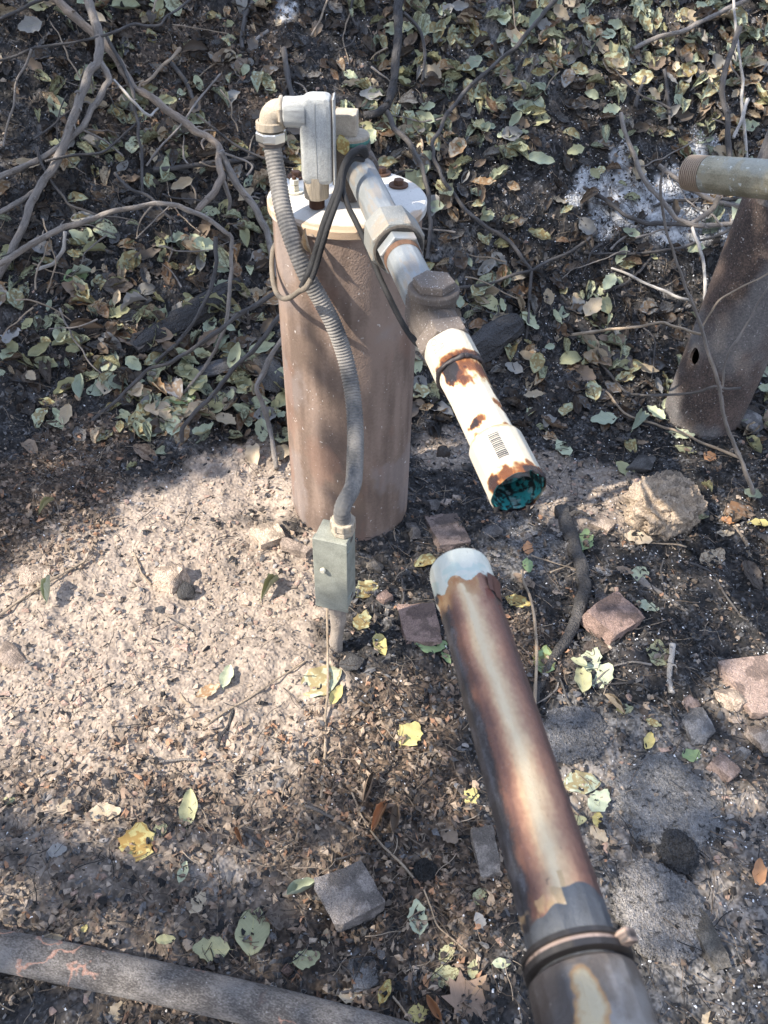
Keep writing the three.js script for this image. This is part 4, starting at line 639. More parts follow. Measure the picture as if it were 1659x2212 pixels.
stick(T_, 'long dark twig lying level before the post', [[1261, 545], [1315, 548], [1405, 545], [1477, 534], [1542, 512], [1580, 494]], 3.2, 3.6, [.02, .04, .05], Mbark.dark, 2);
stick(T_, 'pale grey twig pointing at the side of the post', [[1320, 579], [1387, 609], [1441, 631], [1490, 648]], 3, 3.5, [.02, .05, .09], Mbark.pale, 1);
stick(T_, 'long curved tan twig at the foot of the post', [[1275, 833], [1311, 847], [1351, 894], [1412, 915], [1463, 930], [1513, 955], [1600, 990]], 2.6, 3.4, [.015, .03, .02], Mbark.tan, 2);
stick(T_, 'grey twig lying in the char before the ash', [[1304, 631], [1351, 613], [1380, 588], [1416, 545]], 4, 3, .015, Mbark.dark, 1);
stick(T_, 'small grey stick below the ash patch', [[1319, 540], [1350, 512], [1380, 487]], 3, 3, .02, Mbark.grey, 1);
stick(T_, 'dark stick leaning on the leaf bank above the ash', [[1435, 150], [1441, 200], [1447, 270]], 4, 4.5, .03, Mbark.dark, 1);
stick(T_, 'short burnt stick standing in the leaf bank', [[1395, 160], [1382, 195], [1372, 232]], 5, 5, .03, Mbark.dark, 0);
// far bank, by the thick grey branch
stick(T_, 'long wiry twig crossing over the thick grey branch', [[-6, 132], [72, 104], [144, 94], [202, 83], [252, 68], [292, 52], [346, 54], [382, 22], [416, -6]], 3.2, 3, [.10, .17, .06], Mbark.dark, 2);
stick(T_, 'drooping fine twig beneath the wiry twig', [[68, 106], [36, 173], [29, 230], [7, 317]], 2.8, 2.5, [.12, .07, .02], Mbark.grey, 2);
stick(T_, 'pale twig with a hooked end beside the pale brown branch', [[245, 173], [281, 212], [312, 243], [324, 250], [342, 234]], 3.4, 2.8, [.1, .1, .08], Mbark.pale, 1);
stick(T_, 'dark upright twig dropping between the two big branches', [[230, 79], [266, 144], [288, 202], [299, 270], [306, 324], [308, 428]], 4.6, 3.6, [.1, .09, .03], Mbark.dark, 2);
stick(T_, 'bluish grey burnt stick on the dark bank', [[371, 137], [396, 169], [414, 209], [428, 248]], 5.5, 5.5, .02, Mbark.dark, 0);
stick(T_, 'tan broken stick resting on the pale brown branch', [[306, 186], [349, 144], [389, 104]], 3.6, 4.2, [.07, .06, .05], Mbark.tan, 0);
stick(T_, 'thin straight twig slanting through the middle of the bank', [[316, 358], [385, 277], [476, 160]], 2.6, 2.4, [.06, .09, .05], Mbark.grey, 1);
stick(T_, 'dark crooked twig under the kinked side branch', [[79, 317], [97, 367], [119, 403], [151, 443], [216, 468]], 3.6, 3, [.1, .06, .05], Mbark.dark, 2);
stick(T_, 'dark twig ending in a split pale tip', [[248, 374], [284, 410], [331, 432], [371, 474]], 4, 3.4, [.05, .08, .08], Mbark.dark, 1);
stick(T_, 'slender dark twig lying across the kinked side branch', [[97, 349], [162, 335], [223, 328], [270, 288], [306, 252]], 3.2, 2.8, [.11, .08, .07], Mbark.dark, 2);
stick(T_, 'thick dark stick lying under the knotted bend', [[331, 366], [396, 360], [470, 351], [560, 338]], 6, 5.5, .035, Mbark.dark, 1);
stick(T_, 'small hooked twig by the hose connector', [[486, 331, .12], [533, 349], [545, 360], [533, 380]], 3, 2.6, .09, Mbark.grey, 0);
stick(T_, 'grey limb passing under the kinked side branch', [[-8, 462], [54, 428], [83, 407], [120, 352]], 6, 5, [.05, .05, .04], Mbark.grey, 1);
stick(T_, 'dark twig in the shade at the top of the bank', [[-6, 44], [43, 22], [100, -4]], 4, 4, .06, Mbark.dark, 1);
stick(T_, 'thin dark twig reaching towards the hose connector', [[425, 248], [504, 310], [576, 344]], 3, 3, .06, Mbark.dark, 1);
stick(T_, 'fine twig hanging from the kinked side branch', [[173, 277, .1], [223, 302], [266, 337]], 2.6, 2.2, .05, Mbark.grey, 1);
stick(T_, 'short charred stick curving down near the slope top', [[546, 4], [530, 36], [523, 70], [524, 106]], 6, 5.5, .02, Mbark.dark, 0);
stick(T_, 'stubby piece of grey charcoal on the slope', [[538, 110], [555, 87], [580, 66]], 7.5, 4, .01, mat({ color: lin(0.2, 0.2, 0.21), map: scaled(barkTex, 8, 6), roughness: 0.9, bumpMap: scaled(barkBump, 8, 6), bumpScale: 0.004 }), 0);
stick(T_, 'burnt upright stick behind the grey conduit fitting', [[612, 105], [619, 148], [632, 212]], 7, 6, .03, Mbark.dark, 0);
stick(T_, 'fine curled tan twig on the slope above the fitting', [[709, -4], [692, 42], [672, 78]], 2.6, 2.6, .02, Mbark.tan, 0);
stick(T_, 'fine dark twig near the thick charred branch', [[762, -4], [759, 28], [770, 56]], 3, 2.4, .02, Mbark.dark, 0);
// near ground
const rootM = mat({ color: lin(0.075, 0.07, 0.068), map: scaled(barkTex, 6, 5), roughness: 0.9, bumpMap: scaled(barkBump, 5, 4), bumpScale: 0.012 });
stick('charred_root', 'thick charred root curving over the ground between the two pipes', [[1214, 1100], [1222, 1125], [1240, 1172], [1257, 1225], [1264, 1270], [1252, 1315], [1236, 1359], [1211, 1399], [1185, 1439], [1165, 1485], [1155, 1520]], 19, 10, [.008, .014, .004], rootM, 2);
stick(T_, 'tan twig standing beside the scorched pipe', [[1127, 1232], [1143, 1283], [1155, 1339], [1159, 1395], [1157, 1475], [1154, 1552]], 3.4, 4.4, [.015, .03, .02], Mbark.tan, 2);
stick(T_, 'split grey-brown stick lying behind the red brick piece', [[1383, 1252], [1427, 1283], [1455, 1303], [1485, 1320]], 10, 5, .008, Mbark.grey, 1);
stick(T_, 'knobbly grey stick lying among brown stones', [[1452, 1392], [1447, 1447], [1451, 1497]], 7, 7, .007, Mbark.pale, 6);
stick(T_, 'pale tan stick near the big lumpy rock', [[1585, 1136], [1611, 1171], [1620, 1209]], 5, 6, .008, Mbark.tan, 0);
stick(T_, 'straight dry stem leaning against the junction box', [[706, 1304, .045], [708, 1398], [708, 1494], [703, 1604], [693, 1724]], 3, 3.4, [.03, .02, .006], Mbark.tan, 1);
stick(T_, 'straight dry stem lying on the bare dirt', [[192, 1208], [96, 1262], [-8, 1334]], 2.8, 3.4, .008, Mbark.tan, 1);
stick(T_, 'small bent twig beside the tan stone with a dark side', [[290, 1194], [307, 1240], [327, 1262]], 3, 2.4, .006, Mbark.tan, 0);
stick(T_, 'thin stalk lying over the dirt towards the stub', [[660, 1428], [600, 1466], [528, 1514], [440, 1572]], 2.4, 2.8, .008, Mbark.tan, 1);
stick(T_, 'brown stick on the dirt under the pale green leaf', [[370, 1468], [398, 1513], [452, 1558]], 4.5, 4, .005, Mbark.tan, 1);
stick(T_, 'thin brown stick at the edge of the bare dirt', [[344, 1645], [400, 1640], [461, 1644], [511, 1669]], 3, 3.4, .006, Mbark.grey, 1);
stick(T_, 'short black stick lying on the dirt', [[510, 1522], [494, 1566], [470, 1616]], 4.5, 4, .005, Mbark.char, 1);
stick(T_, 'brown stick above the broken brick', [[658, 1740], [721, 1768], [770, 1799]], 4, 4.5, .006, Mbark.dark, 1);
stick(T_, 'short dark brown stick beside the orange leaf scrap', [[528, 1801], [560, 1822], [594, 1845]], 4, 4, .006, Mbark.dark, 0);
stick(T_, 'fine stem that carries the three curled brown leaves', [[760, 1712], [780, 1760], [802, 1795], [843, 1843], [893, 1896]], 2.4, 3, .008, Mbark.tan, 0);
stick(T_, 'stick lying beside the charred pipe by the yellow leaf', [[726, 2147], [780, 2138], [825, 2142]], 4, 4, .006, Mbark.dark, 0);
stick(T_, 'hair-thin stem below the grey-green leaf', [[916, 1922], [945, 1999], [1008, 2055]], 2, 2, .006, Mbark.tan, 0);
stick(T_, 'thin stem poking up beside the brown lobed leaf', [[848, 2152], [870, 2180], [893, 2216]], 3, 3, .01, Mbark.tan, 0);
stick(T_, 'thin dark twig touching the broken brick', [[686, 1865], [735, 1855], [784, 1842]], 2.6, 2.6, .008, Mbark.dark, 0);
stick(T_, 'fine twig between grey-green leaves and the ashy rocks', [[1200, 1700], [1228, 1738], [1270, 1778]], 3, 2.6, .01, Mbark.tan, 0);
stick(T_, 'fine dark twig in the char by the knobbly stick', [[1300, 1480], [1380, 1478], [1440, 1520], [1470, 1560]], 2.6, 2.4, .006, Mbark.dark, 1);
stick(T_, 'wavy thin twig near the tan leaves by the lumpy rock', [[1490, 1215], [1540, 1240], [1570, 1290], [1600, 1330], [1659, 1365]], 2.6, 2.6, .008, Mbark.dark, 1);
stick(T_, 'thin dark twig beside the box stub', [[868, 1250], [872, 1290], [862, 1340]], 3, 3.6, .012, Mbark.dark, 0);

{ // fine dead twigs tangled among the branches, and thin ones by the post
  const Q = rng(616), kinds = [[Mbark.dark, 'dark'], [Mbark.grey, 'grey'], [Mbark.tan, 'tan']];
  const spray = (n, x0, x1, y0, y1, where, hmax) => { for (let i = 0; i < n; i++) { let x = rr(x0, x1, Q), y = rr(y0, y1, Q), a = Q() * 6.283; const pts = [[x, y]], m = 3 + Math.floor(Q() * 4), st = rr(16, 42, Q); for (let k = 0; k < m; k++) { a += gauss(Q) * 0.45; x += Math.cos(a) * st; y += Math.sin(a) * st * 0.8; pts.push([x, y]); } const [mt, cn] = kinds[Math.floor(Q() * 3)], h = rr(0.01, hmax, Q); stick(T_, `fine bent ${cn} twig ${where}`, pts, rr(1.6, 2.8, Q), rr(0.9, 1.5, Q), [h, h * rr(0.5, 1.3, Q), h * rr(0.2, 1, Q)], mt, 2, `fine ${cn} twigs ${where}`); } };
  spray(34, 20, 560, 20, 720, 'tangled among the bare branches', 0.12); spray(16, 1240, 1640, 60, 880, 'scattered round the rusty post', 0.08); spray(14, 660, 1240, 20, 620, 'on the slope behind the well head', 0.05); spray(10, 1140, 1620, 1180, 1560, 'in the char beyond the scorched pipe', 0.02);
}

/* charred wood chunks */
function chunk(name, label, px0, py0, px1, py1, rpx, flat, h, m, seed) {
  const a = GH(px0, py0, h), b = GH(px1, py1, h), k = pxm(a), d = b.clone().sub(a), L = d.length(), n = 26, seg = 28, pos = [], idx = [], uv = [];
  for (let i = 0; i <= n; i++) for (let j = 0; j <= seg; j++) { const t = i / n, an = j / seg * 2 * Math.PI, cx = Math.cos(an), sx = Math.sin(an); let r = rpx * k * Math.pow(Math.sin(Math.PI * clamp(t * 0.9 + 0.06)), 0.28); const st = Math.abs(fbm3(cx * 3.2 + seed, sx * 3.2, t * 1.3, 3, seed) - 0.5) * 2; r *= 0.75 + 0.55 * fbm3(cx * 1.2 + seed, sx * 1.2, t * 3, 3, seed + 4) - 0.28 * (1 - st) + 0.07 * (vn(an * 9, t * 16, seed) - 0.5); pos.push(r * cx, (t - 0.5) * L, r * sx * flat); uv.push(j / seg * 0.3, t * L); }
  for (let i = 0; i < n; i++) for (let j = 0; j < seg; j++) { const q = i * (seg + 1) + j; idx.push(q, q + seg + 1, q + 1, q + 1, q + seg + 1, q + seg + 2); }
  for (const e of [0, n]) { const c = pos.length / 3; pos.push(0, (e / n - 0.5) * L, 0); uv.push(0, 0); for (let j = 0; j < seg; j++) { const q = e * (seg + 1) + j; if (e) idx.push(q, c, q + 1); else idx.push(q + 1, c, q); } }
  const ge = new THREE.BufferGeometry(); ge.setAttribute('position', new THREE.Float32BufferAttribute(pos, 3)); ge.setAttribute('uv', new THREE.Float32BufferAttribute(uv, 2)); ge.setIndex(idx); ge.computeVertexNormals();
  const o = single(name, toCreasedNormals(ge, 0.5), m, label, 'wood'); frameGroup(o, a.clone().lerp(b, 0.5), d, gN(a.x, a.z)); return o;
}
const charM = mat({ color: lin(0.045, 0.043, 0.045), map: scaled(barkTex, 4, 3), roughness: 0.7, bumpMap: scaled(barkBump, 5, 3), bumpScale: 0.012 });
chunk('charred_log', 'block of black charred wood on the ground behind the plastic pipe', 1000, 775, 1122, 692, 44, 0.8, .02, charM, 3);
chunk('charred_log', 'long low charred log half buried under leaves beside the casing', 290, 752, 520, 612, 34, 0.7, .008, charM, 8);
chunk('charred_bark', 'smooth grey strip of bark lying by the casing', 410, 812, 552, 770, 20, 0.55, .008, mat({ color: lin(0.13, 0.13, 0.14), map: scaled(barkTex, 4, 2), roughness: 0.9, bumpMap: scaled(barkBump, 5, 3), bumpScale: 0.006 }), 12);
chunk('charred_bark', 'dark flat slab of bark leaning behind the casing', 560, 770, 612, 842, 34, 0.3, .02, mat({ color: lin(0.09, 0.088, 0.09), map: scaled(barkTex, 4, 3), roughness: 0.9, bumpMap: scaled(barkBump, 5, 3), bumpScale: 0.008 }), 15);

/* ------------------------------------------------ stones */
const stoneTex = colorTex(512, 512, (u, v) => { const n = fbm(u * 8, v * 8, 5, 731, 8), f = vn(u * 90, v * 90, 733, 90), f2 = vn(u * 180, v * 180, 734, 180), st = fbm(u * 5, v * 5, 4, 735, 5); let k = 0.5 + 0.6 * n + 0.45 * (f - 0.5) + 0.4 * (f2 - 0.5); let c = [k, k * 0.985, k * 0.96]; c = mix3(c, [0.16, 0.155, 0.155], 0.6 * sstep(0.52, 0.66, st)); if (f2 > 0.93) c = [1, 1, 1]; return c.map(q => clamp(q)); });
const ashRockTex = colorTex(512, 512, (u, v) => { const n = fbm(u * 10, v * 10, 5, 741, 10), f = vn(u * 128, v * 128, 743, 128), f2 = vn(u * 220, v * 220, 744, 220); const m = vn(u * 44, v * 44, 745, 44); let k = 0.36 + 0.5 * n + 0.32 * (f - 0.5) + 0.2 * (f2 - 0.5) + 0.3 * (m - 0.5); let c = [k, k * 0.985, k * 0.97]; if (f > 0.95) c = [1, 1, 1]; if (m < 0.1) c = [0.14, 0.14, 0.145]; return c.map(q => clamp(q)); });
const Mst = {}; const stoneMat = (c) => { const k = c.join(); return Mst[k] || (Mst[k] = mat({ color: lin(...c), map: scaled(stoneTex, 6), roughness: 0.95, bumpMap: scaled(grainBump, 9), bumpScale: 0.008 })); };
const Munit = {}; const unitMat = c => { const k = c.join(); return Munit[k] || (Munit[k] = mat({ color: lin(...c), map: scaled(stoneTex, 0.16), roughness: 0.95, bumpMap: scaled(grainBump, 0.25), bumpScale: 0.003 })); };
const Mlump = {}; const lumpMat = c => { const k = c.join(); return Mlump[k] || (Mlump[k] = mat({ color: lin(c[0] * 1.7, c[1] * 1.7, c[2] * 1.7), map: scaled(ashRockTex, 3.2), roughness: 1, bumpMap: scaled(grainBump, 6), bumpScale: 0.012 })); };
function angular(seed, fx = 1, fy = 0.5, fz = 1, n = 18) { const Q = rng(seed), p = []; for (let i = 0; i < n; i++) { const v = V(gauss(Q), gauss(Q), gauss(Q)).normalize().multiplyScalar(rr(0.8, 1.05, Q)); p.push(V(v.x * fx * 0.5, clamp(v.y * 1.35, -1, 1) * fy * 0.5, v.z * fz * 0.5)); } return new ConvexGeometry(p); }
function blocky(seed, fx, fy, fz) { const Q = rng(seed), p = []; for (const sx of [-1, 1]) for (const sy of [-1, 1]) for (const sz of [-1, 1]) { const j = () => rr(0.62, 1.04, Q); for (let k = 0; k < 3; k++) { const e = [1, 1, 1]; e[k] *= rr(0.84, 0.95, Q); p.push(V(sx * fx * 0.5 * j() * e[0], sy * fy * 0.5 * rr(0.9, 1.02, Q) * e[1], sz * fz * 0.5 * j() * e[2])); } } return new ConvexGeometry(p); }
function roughen(ge, amp, freq, seed, sub = 2) { // subdivide and crumble a hull a little
  let q = ge.index ? ge.toNonIndexed() : ge;
  for (let s = 0; s < sub; s++) { const p = q.attributes.position, out = []; const A = V(), B = V(), Cc = V(); for (let i = 0; i < p.count; i += 3) { A.fromBufferAttribute(p, i); B.fromBufferAttribute(p, i + 1); Cc.fromBufferAttribute(p, i + 2); const ab = A.clone().lerp(B, .5), bc = B.clone().lerp(Cc, .5), ca = Cc.clone().lerp(A, .5); for (const v of [A, ab, ca, ab, B, bc, ca, bc, Cc, ab, bc, ca]) out.push(v.x, v.y, v.z); } q = new THREE.BufferGeometry(); q.setAttribute('position', new THREE.Float32BufferAttribute(out, 3)); }
  const p = q.attributes.position; for (let i = 0; i < p.count; i++) { const v = V().fromBufferAttribute(p, i), k = 1 + amp * 2 * (fbm3(v.x * freq + 30, v.y * freq + 30, v.z * freq + 30, 4, seed) - 0.5) + amp * 0.5 * (vn3(v.x * freq * 6 + 9, v.y * freq * 6 + 9, v.z * freq * 6 + 9, seed + 2) - 0.5); p.setXYZ(i, v.x * k, v.y * k, v.z * k); }
  q.deleteAttribute('normal'); const m = mergeVertices(q, 1e-5); m.computeVertexNormals(); return toCreasedNormals(boxUV(m), 0.45);
}
function putStone(px, py, wpx, dpx, hgt, yaw, col, kind, label, name = 'stone', sink = 0.3, tilt = [0, 0], group) {
  const P = G(px, py), k = pxm(P), w = wpx * k, dd = dpx * k / 0.8, h = hgt * w, sd = Math.round(px * 13 + py);
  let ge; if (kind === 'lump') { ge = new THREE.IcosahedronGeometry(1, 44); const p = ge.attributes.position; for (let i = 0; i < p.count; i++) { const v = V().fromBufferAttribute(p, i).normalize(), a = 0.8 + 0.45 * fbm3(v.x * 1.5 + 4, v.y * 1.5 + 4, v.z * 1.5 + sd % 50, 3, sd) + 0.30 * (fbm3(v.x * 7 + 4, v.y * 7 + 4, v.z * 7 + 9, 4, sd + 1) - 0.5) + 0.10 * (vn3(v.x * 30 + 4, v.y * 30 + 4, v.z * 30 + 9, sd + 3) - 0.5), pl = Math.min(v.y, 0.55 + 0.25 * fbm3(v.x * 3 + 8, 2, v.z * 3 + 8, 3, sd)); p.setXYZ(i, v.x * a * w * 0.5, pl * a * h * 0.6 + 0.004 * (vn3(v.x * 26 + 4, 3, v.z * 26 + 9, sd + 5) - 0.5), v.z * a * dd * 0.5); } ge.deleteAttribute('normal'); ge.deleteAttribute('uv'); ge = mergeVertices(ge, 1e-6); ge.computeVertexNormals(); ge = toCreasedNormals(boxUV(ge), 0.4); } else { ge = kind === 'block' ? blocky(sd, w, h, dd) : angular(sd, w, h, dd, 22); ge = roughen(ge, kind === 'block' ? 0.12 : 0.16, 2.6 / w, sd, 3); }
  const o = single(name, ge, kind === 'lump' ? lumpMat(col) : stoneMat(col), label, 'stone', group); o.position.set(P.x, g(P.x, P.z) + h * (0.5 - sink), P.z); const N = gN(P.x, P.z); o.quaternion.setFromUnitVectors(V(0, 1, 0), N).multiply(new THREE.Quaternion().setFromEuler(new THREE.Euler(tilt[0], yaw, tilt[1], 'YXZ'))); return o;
}
const cTan = [0.60, 0.48, 0.385], cPink = [0.50, 0.37, 0.315], cGrey = [0.32, 0.31, 0.31], cRed = [0.38, 0.265, 0.225], cDark = [0.075, 0.073, 0.075], cAsh = [0.2, 0.195, 0.195];
{ // the big lumpy rock
  const P = G(1430, 1120), k = pxm(P), ge = new THREE.IcosahedronGeometry(1, 24); const p = ge.attributes.position;
  for (let i = 0; i < p.count; i++) { const v = V().fromBufferAttribute(p, i).normalize(); const ridge = 1 - Math.abs(2 * fbm3(v.x * 2.6 + 7, v.y * 2.6 + 2 + v.x * 1.2, v.z * 2.6, 4, 21) - 1), pit = fbm3(v.x * 9 + 5, v.y * 9 + 8, v.z * 9 + 4, 3, 22); const s = 0.70 + 0.34 * fbm3(v.x * 1.6 + 4, v.y * 1.6 + 4, v.z * 1.6 + 4, 2, 25) + 0.30 * ridge * ridge + 0.24 * (pit - 0.5); p.setXYZ(i, v.x * s * 78 * k, v.y * s * 0.092, v.z * s * 64 * k); }
  const m = mergeVertices((ge.deleteAttribute('normal'), ge.deleteAttribute('uv'), ge), 1e-6); m.computeVertexNormals();
  const o = single('rock', toCreasedNormals(boxUV(m), 0.5), mat({ color: lin(0.46, 0.37, 0.285), map: scaled(stoneTex, 5), roughness: 0.95, bumpMap: scaled(grainBump, 7), bumpScale: 0.006 }), 'big lumpy tan rock beside the broken plastic pipe', 'rock'); o.position.set(P.x, g(P.x, P.z) + 0.03, P.z - 0.01); o.rotation.y = 0.5;
}
putStone(1320, 1352, 118, 78, 0.32, 0.65, cRed, 'block', 'reddish brown brick piece at the bend of the charred root', 'brick_piece', 0.25);
putStone(1640, 1492, 140, 120, 0.3, 0.3, cPink, 'block', 'large flat pinkish stone with smaller stones round it', 'stone', 0.45);
putStone(1492, 1522, 48, 36, 0.5, 0.2, cPink, 'x', 'small pinkish stone next to the knobbly stick');
putStone(1572, 1520, 62, 60, 0.6, 1.0, cTan, 'x', 'tan angular stone between the pinkish and grey ones');
putStone(1506, 1576, 92, 72, 0.4, 0.5, cGrey, 'x', 'grey wedge-shaped stone below the small pinkish one');
putStone(1562, 1664, 52, 46, 0.5, 0.7, cPink, 'block', 'pinkish block beside the bright green leaf');
putStone(1600, 1630, 40, 30, 0.5, 0.1, cGrey, 'x', 'small grey stone above the pinkish block');
putStone(1640, 1600, 70, 60, 0.4, 0.4, cTan, 'x', 'rounded tan stone under the large flat pinkish one');
putStone(752, 1950, 122, 92, 0.62, 0.55, [0.32, 0.285, 0.265], 'block', 'broken brick with a grey dusty top lying in brown litter', 'brick_piece', 0.12, [0.12, -0.05]);
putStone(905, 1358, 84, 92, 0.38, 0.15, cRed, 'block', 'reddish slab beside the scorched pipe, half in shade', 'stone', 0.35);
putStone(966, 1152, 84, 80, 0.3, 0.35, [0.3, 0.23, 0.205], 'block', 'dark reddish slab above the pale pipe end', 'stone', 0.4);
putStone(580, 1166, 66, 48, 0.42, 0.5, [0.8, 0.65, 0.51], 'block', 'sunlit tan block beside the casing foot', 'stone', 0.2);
putStone(372, 1262, 96, 70, 0.5, 0.35, [0.72, 0.57, 0.45], 'x', 'tan stone with a dark side on the bare dirt', 'stone', 0.25);
putStone(404, 1285, 44, 40, 0.7, 0.9, cDark, 'x', 'dark lump against the tan stone', 'charcoal', 0.3);  // dark lump set at the dark side of the tan stone
putStone(76, 1242, 68, 44, 0.22, 0.1, cTan, 'block', 'thin flat tan stone flush with the bare dirt', 'stone', 0.5);
putStone(30, 1425, 70, 80, 0.4, 0.6, [0.45, 0.36, 0.3], 'x', 'brown stone sticking out of the bare dirt', 'stone', 0.3);
putStone(1612, 912, 92, 62, 0.35, 0.2, cGrey, 'x', 'grey stone at the foot of the rusty post', 'stone', 0.4);
putStone(1338, 788, 58, 42, 0.4, 0.3, [0.17, 0.16, 0.165], 'x', 'rounded grey stone among char behind the lumpy rock', 'stone', 0.3);
putStone(1385, 1008, 88, 52, 0.35, 0.1, [0.15, 0.145, 0.145], 'x', 'flat grey stone just behind the lumpy rock', 'stone', 0.4);
putStone(1306, 1295, 44, 48, 0.35, 0.4, [0.17, 0.155, 0.155], 'x', 'grey slab against the red brick piece');
putStone(1462, 1842, 78, 72, 0.6, 0.3, [0.045, 0.046, 0.05], 'lump', 'black round lump of charcoal on the ashy ground', 'charcoal', 0.25);
putStone(1364, 1986, 52, 60, 0.35, 0.8, [0.09, 0.08, 0.078], 'x', 'dark teardrop-shaped stone on the ashy rock', 'stone', 0.1);
putStone(1524, 2034, 46, 100, 0.5, 0.25, [0.2, 0.18, 0.155], 'block', 'narrow upright slab of grey-brown stone in ash', 'stone', 0.3);
putStone(1240, 1592, 160, 110, 0.28, 0.2, [0.15, 0.148, 0.152], 'lump', 'ash-coated rock beside the scorched pipe', 'rock', 0.5);
putStone(1440, 1730, 240, 190, 0.2, 0.6, [0.17, 0.168, 0.17], 'lump', 'broad ash-coated rock with the charcoal lump below it', 'rock', 0.5);
putStone(1425, 1965, 190, 160, 0.26, 0.2, [0.2, 0.19, 0.185], 'lump', 'ash-coated rock next to the scorched clamp band', 'rock', 0.5);
putStone(1048, 1845, 52, 96, 0.6, 0.15, [0.36, 0.31, 0.27], 'block', 'brown block half hidden under the scorched pipe', 'stone', 0.3);
putStone(786, 2108, 62, 56, 0.25, 0.3, cGrey, 'block', 'flat grey stone below the broken brick', 'stone', 0.4);
putStone(622, 2098, 34, 22, 0.6, 0.2, [0.17, 0.11, 0.09], 'x', 'smooth brown pebble by the olive leaf', 'pebble', 0.3);
putStone(916, 1880, 56, 40, 0.7, 0.2, [0.035, 0.035, 0.036], 'lump', 'burnt black crumbly clod under a tan leaf', 'charcoal', 0.3);
putStone(1175, 1060, 46, 40, 0.4, 0.2, cTan, 'x', 'tan stone between the plastic pipe and the lumpy rock');
putStone(1300, 1140, 40, 36, 0.5, 0.9, cTan, 'block', 'tan wedge of stone leaning at the lumpy rock');
putStone(1060, 1150, 60, 46, 0.3, 0.4, [0.17, 0.165, 0.17], 'x', 'grey stone chip under the broken pipe mouth');
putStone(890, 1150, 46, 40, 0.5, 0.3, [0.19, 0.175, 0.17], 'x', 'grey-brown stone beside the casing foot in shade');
putStone(930, 1095, 50, 34, 0.5, 0.8, [0.16, 0.15, 0.15], 'x', 'small grey slab leaning near the casing foot');
putStone(810, 1225, 44, 34, 0.5, 0.3, [0.3, 0.26, 0.22], 'x', 'pale stone beside the junction box');
putStone(830, 1300, 40, 32, 0.5, 0.7, cRed, 'x', 'reddish stone beside the conduit stub');
putStone(760, 1440, 60, 44, 0.4, 0.7, [0.1, 0.098, 0.1], 'x', 'dark stone at the foot of the conduit stub');
putStone(640, 1195, 70, 20, 0.5, -0.4, [0.45, 0.36, 0.3], 'block', 'long narrow stone splinter beside the junction box', 'stone', 0.3);

/* ------------------------------------------------ leaves */
const leafTex = [0, 1, 2].map(kind => colorTex(128, 256, (u, v) => {
  const x = Math.abs(u - 0.5) * 2, n = fbm(u * 7, v * 12, 4, 610 + kind), f = vn(u * 60, v * 110, 611 + kind); let k = 0.78 + 0.2 * n + 0.1 * (f - 0.5);
  const vein = Math.abs(((v - x * 0.32) * 9) % 1 - 0.5) * 2; k *= 1 + 0.16 * sstep(0.82, 0.97, vein) * (x > 0.05 ? 1 : 0); let c = [k, k, k * 0.97];
  if (x < 0.05) c = [1, 0.98, 0.85];
  if (kind === 1) c = mix3(c, [0.55, 0.36, 0.2], 0.8 * sstep(0.5, 0.62, fbm(u * 4 + 3, v * 6, 4, 640) + 0.2 * (v - 0.5)));
  if (kind === 2) { c = mix3(c, [0.35, 0.28, 0.24], 0.7 * sstep(0.45, 0.6, fbm(u * 9, v * 14, 4, 650))); if (vn(u * 18, v * 30, 652) > 0.86) c = [0.2, 0.16, 0.13]; }
  return c.map(q => clamp(q)); }, false));
function leafGeo(seed, kind, aspect, fold, bend, curl) { // unit long, tip towards +Z
  const Q = rng(seed), rows = 14, pos = [], uv = [], idx = []; const cols = [-1, -0.55, 0, 0.55, 1]; const skew = rr(-0.1, 0.1, Q), ph = rr(0, 6, Q);
  for (let i = 0; i <= rows; i++) { const t = i / rows; let w = aspect * 0.5 * Math.pow(Math.sin(Math.PI * Math.pow(t, 0.82)), 0.72); if (kind === 0) w *= i % 3 === 1 ? 1.03 + 0.12 * Q() : 0.97 - 0.06 * Q(); else w *= 1 + 0.05 * (Q() - 0.5); if (i === 0) w = aspect * 0.03; if (i === rows) w = 0.002;
    const dent = kind === 0 && i % 3 === 1 ? 0.02 : 0;
    for (const c of cols) { const a = Math.abs(c), ww = w * (1 + (c > 0 ? 1 : -1) * 0.06 * Math.sin(ph + i)); const th = curl * a; const x = ww * c * (curl ? Math.cos(th * 0.9) : 1), y = Math.abs(ww * c) * fold + (curl ? ww * a * Math.sin(th) : 0) + bend * ((t - 0.5) ** 2) * 1.0 + a * a * 0.035 * Math.sin(ph + i * 1.3 + (c > 0 ? 2 : 0)); pos.push(x + skew * (t - 0.5) ** 2, y, t - 0.5 + (a === 1 ? dent : 0)); uv.push(0.5 + c * 0.5, t); } }
  for (let i = 0; i < rows; i++) for (let j = 0; j < 4; j++) { const q = i * 5 + j; idx.push(q, q + 5, q + 1, q + 1, q + 5, q + 6); }
  // stalk
  const b = pos.length / 3; pos.push(-0.008, bend * .25, -0.5, 0.008, bend * .25, -0.5, 0.0, bend * .32, -0.64); uv.push(.5, .02, .5, .02, .5, .02); idx.push(b, b + 1, b + 2);
  const ge = new THREE.BufferGeometry(); ge.setAttribute('position', new THREE.Float32BufferAttribute(pos, 3)); ge.setAttribute('uv', new THREE.Float32BufferAttribute(uv, 2)); ge.setIndex(idx); ge.computeVertexNormals(); return ge;
}
const leafVar = []; for (let i = 0; i < 10; i++) leafVar.push(leafGeo(900 + i, i % 2 ? 1 : 0, [0.58, 0.66, 0.5, 0.6, 0.46][i % 5], [0.3, 0.1, 0.55, 0.2, 0.7][i % 5], [0.5, -0.45, 0.8, 0.25, -0.7][(i * 3) % 5], i % 3 === 2 ? 0.9 : 0.25));
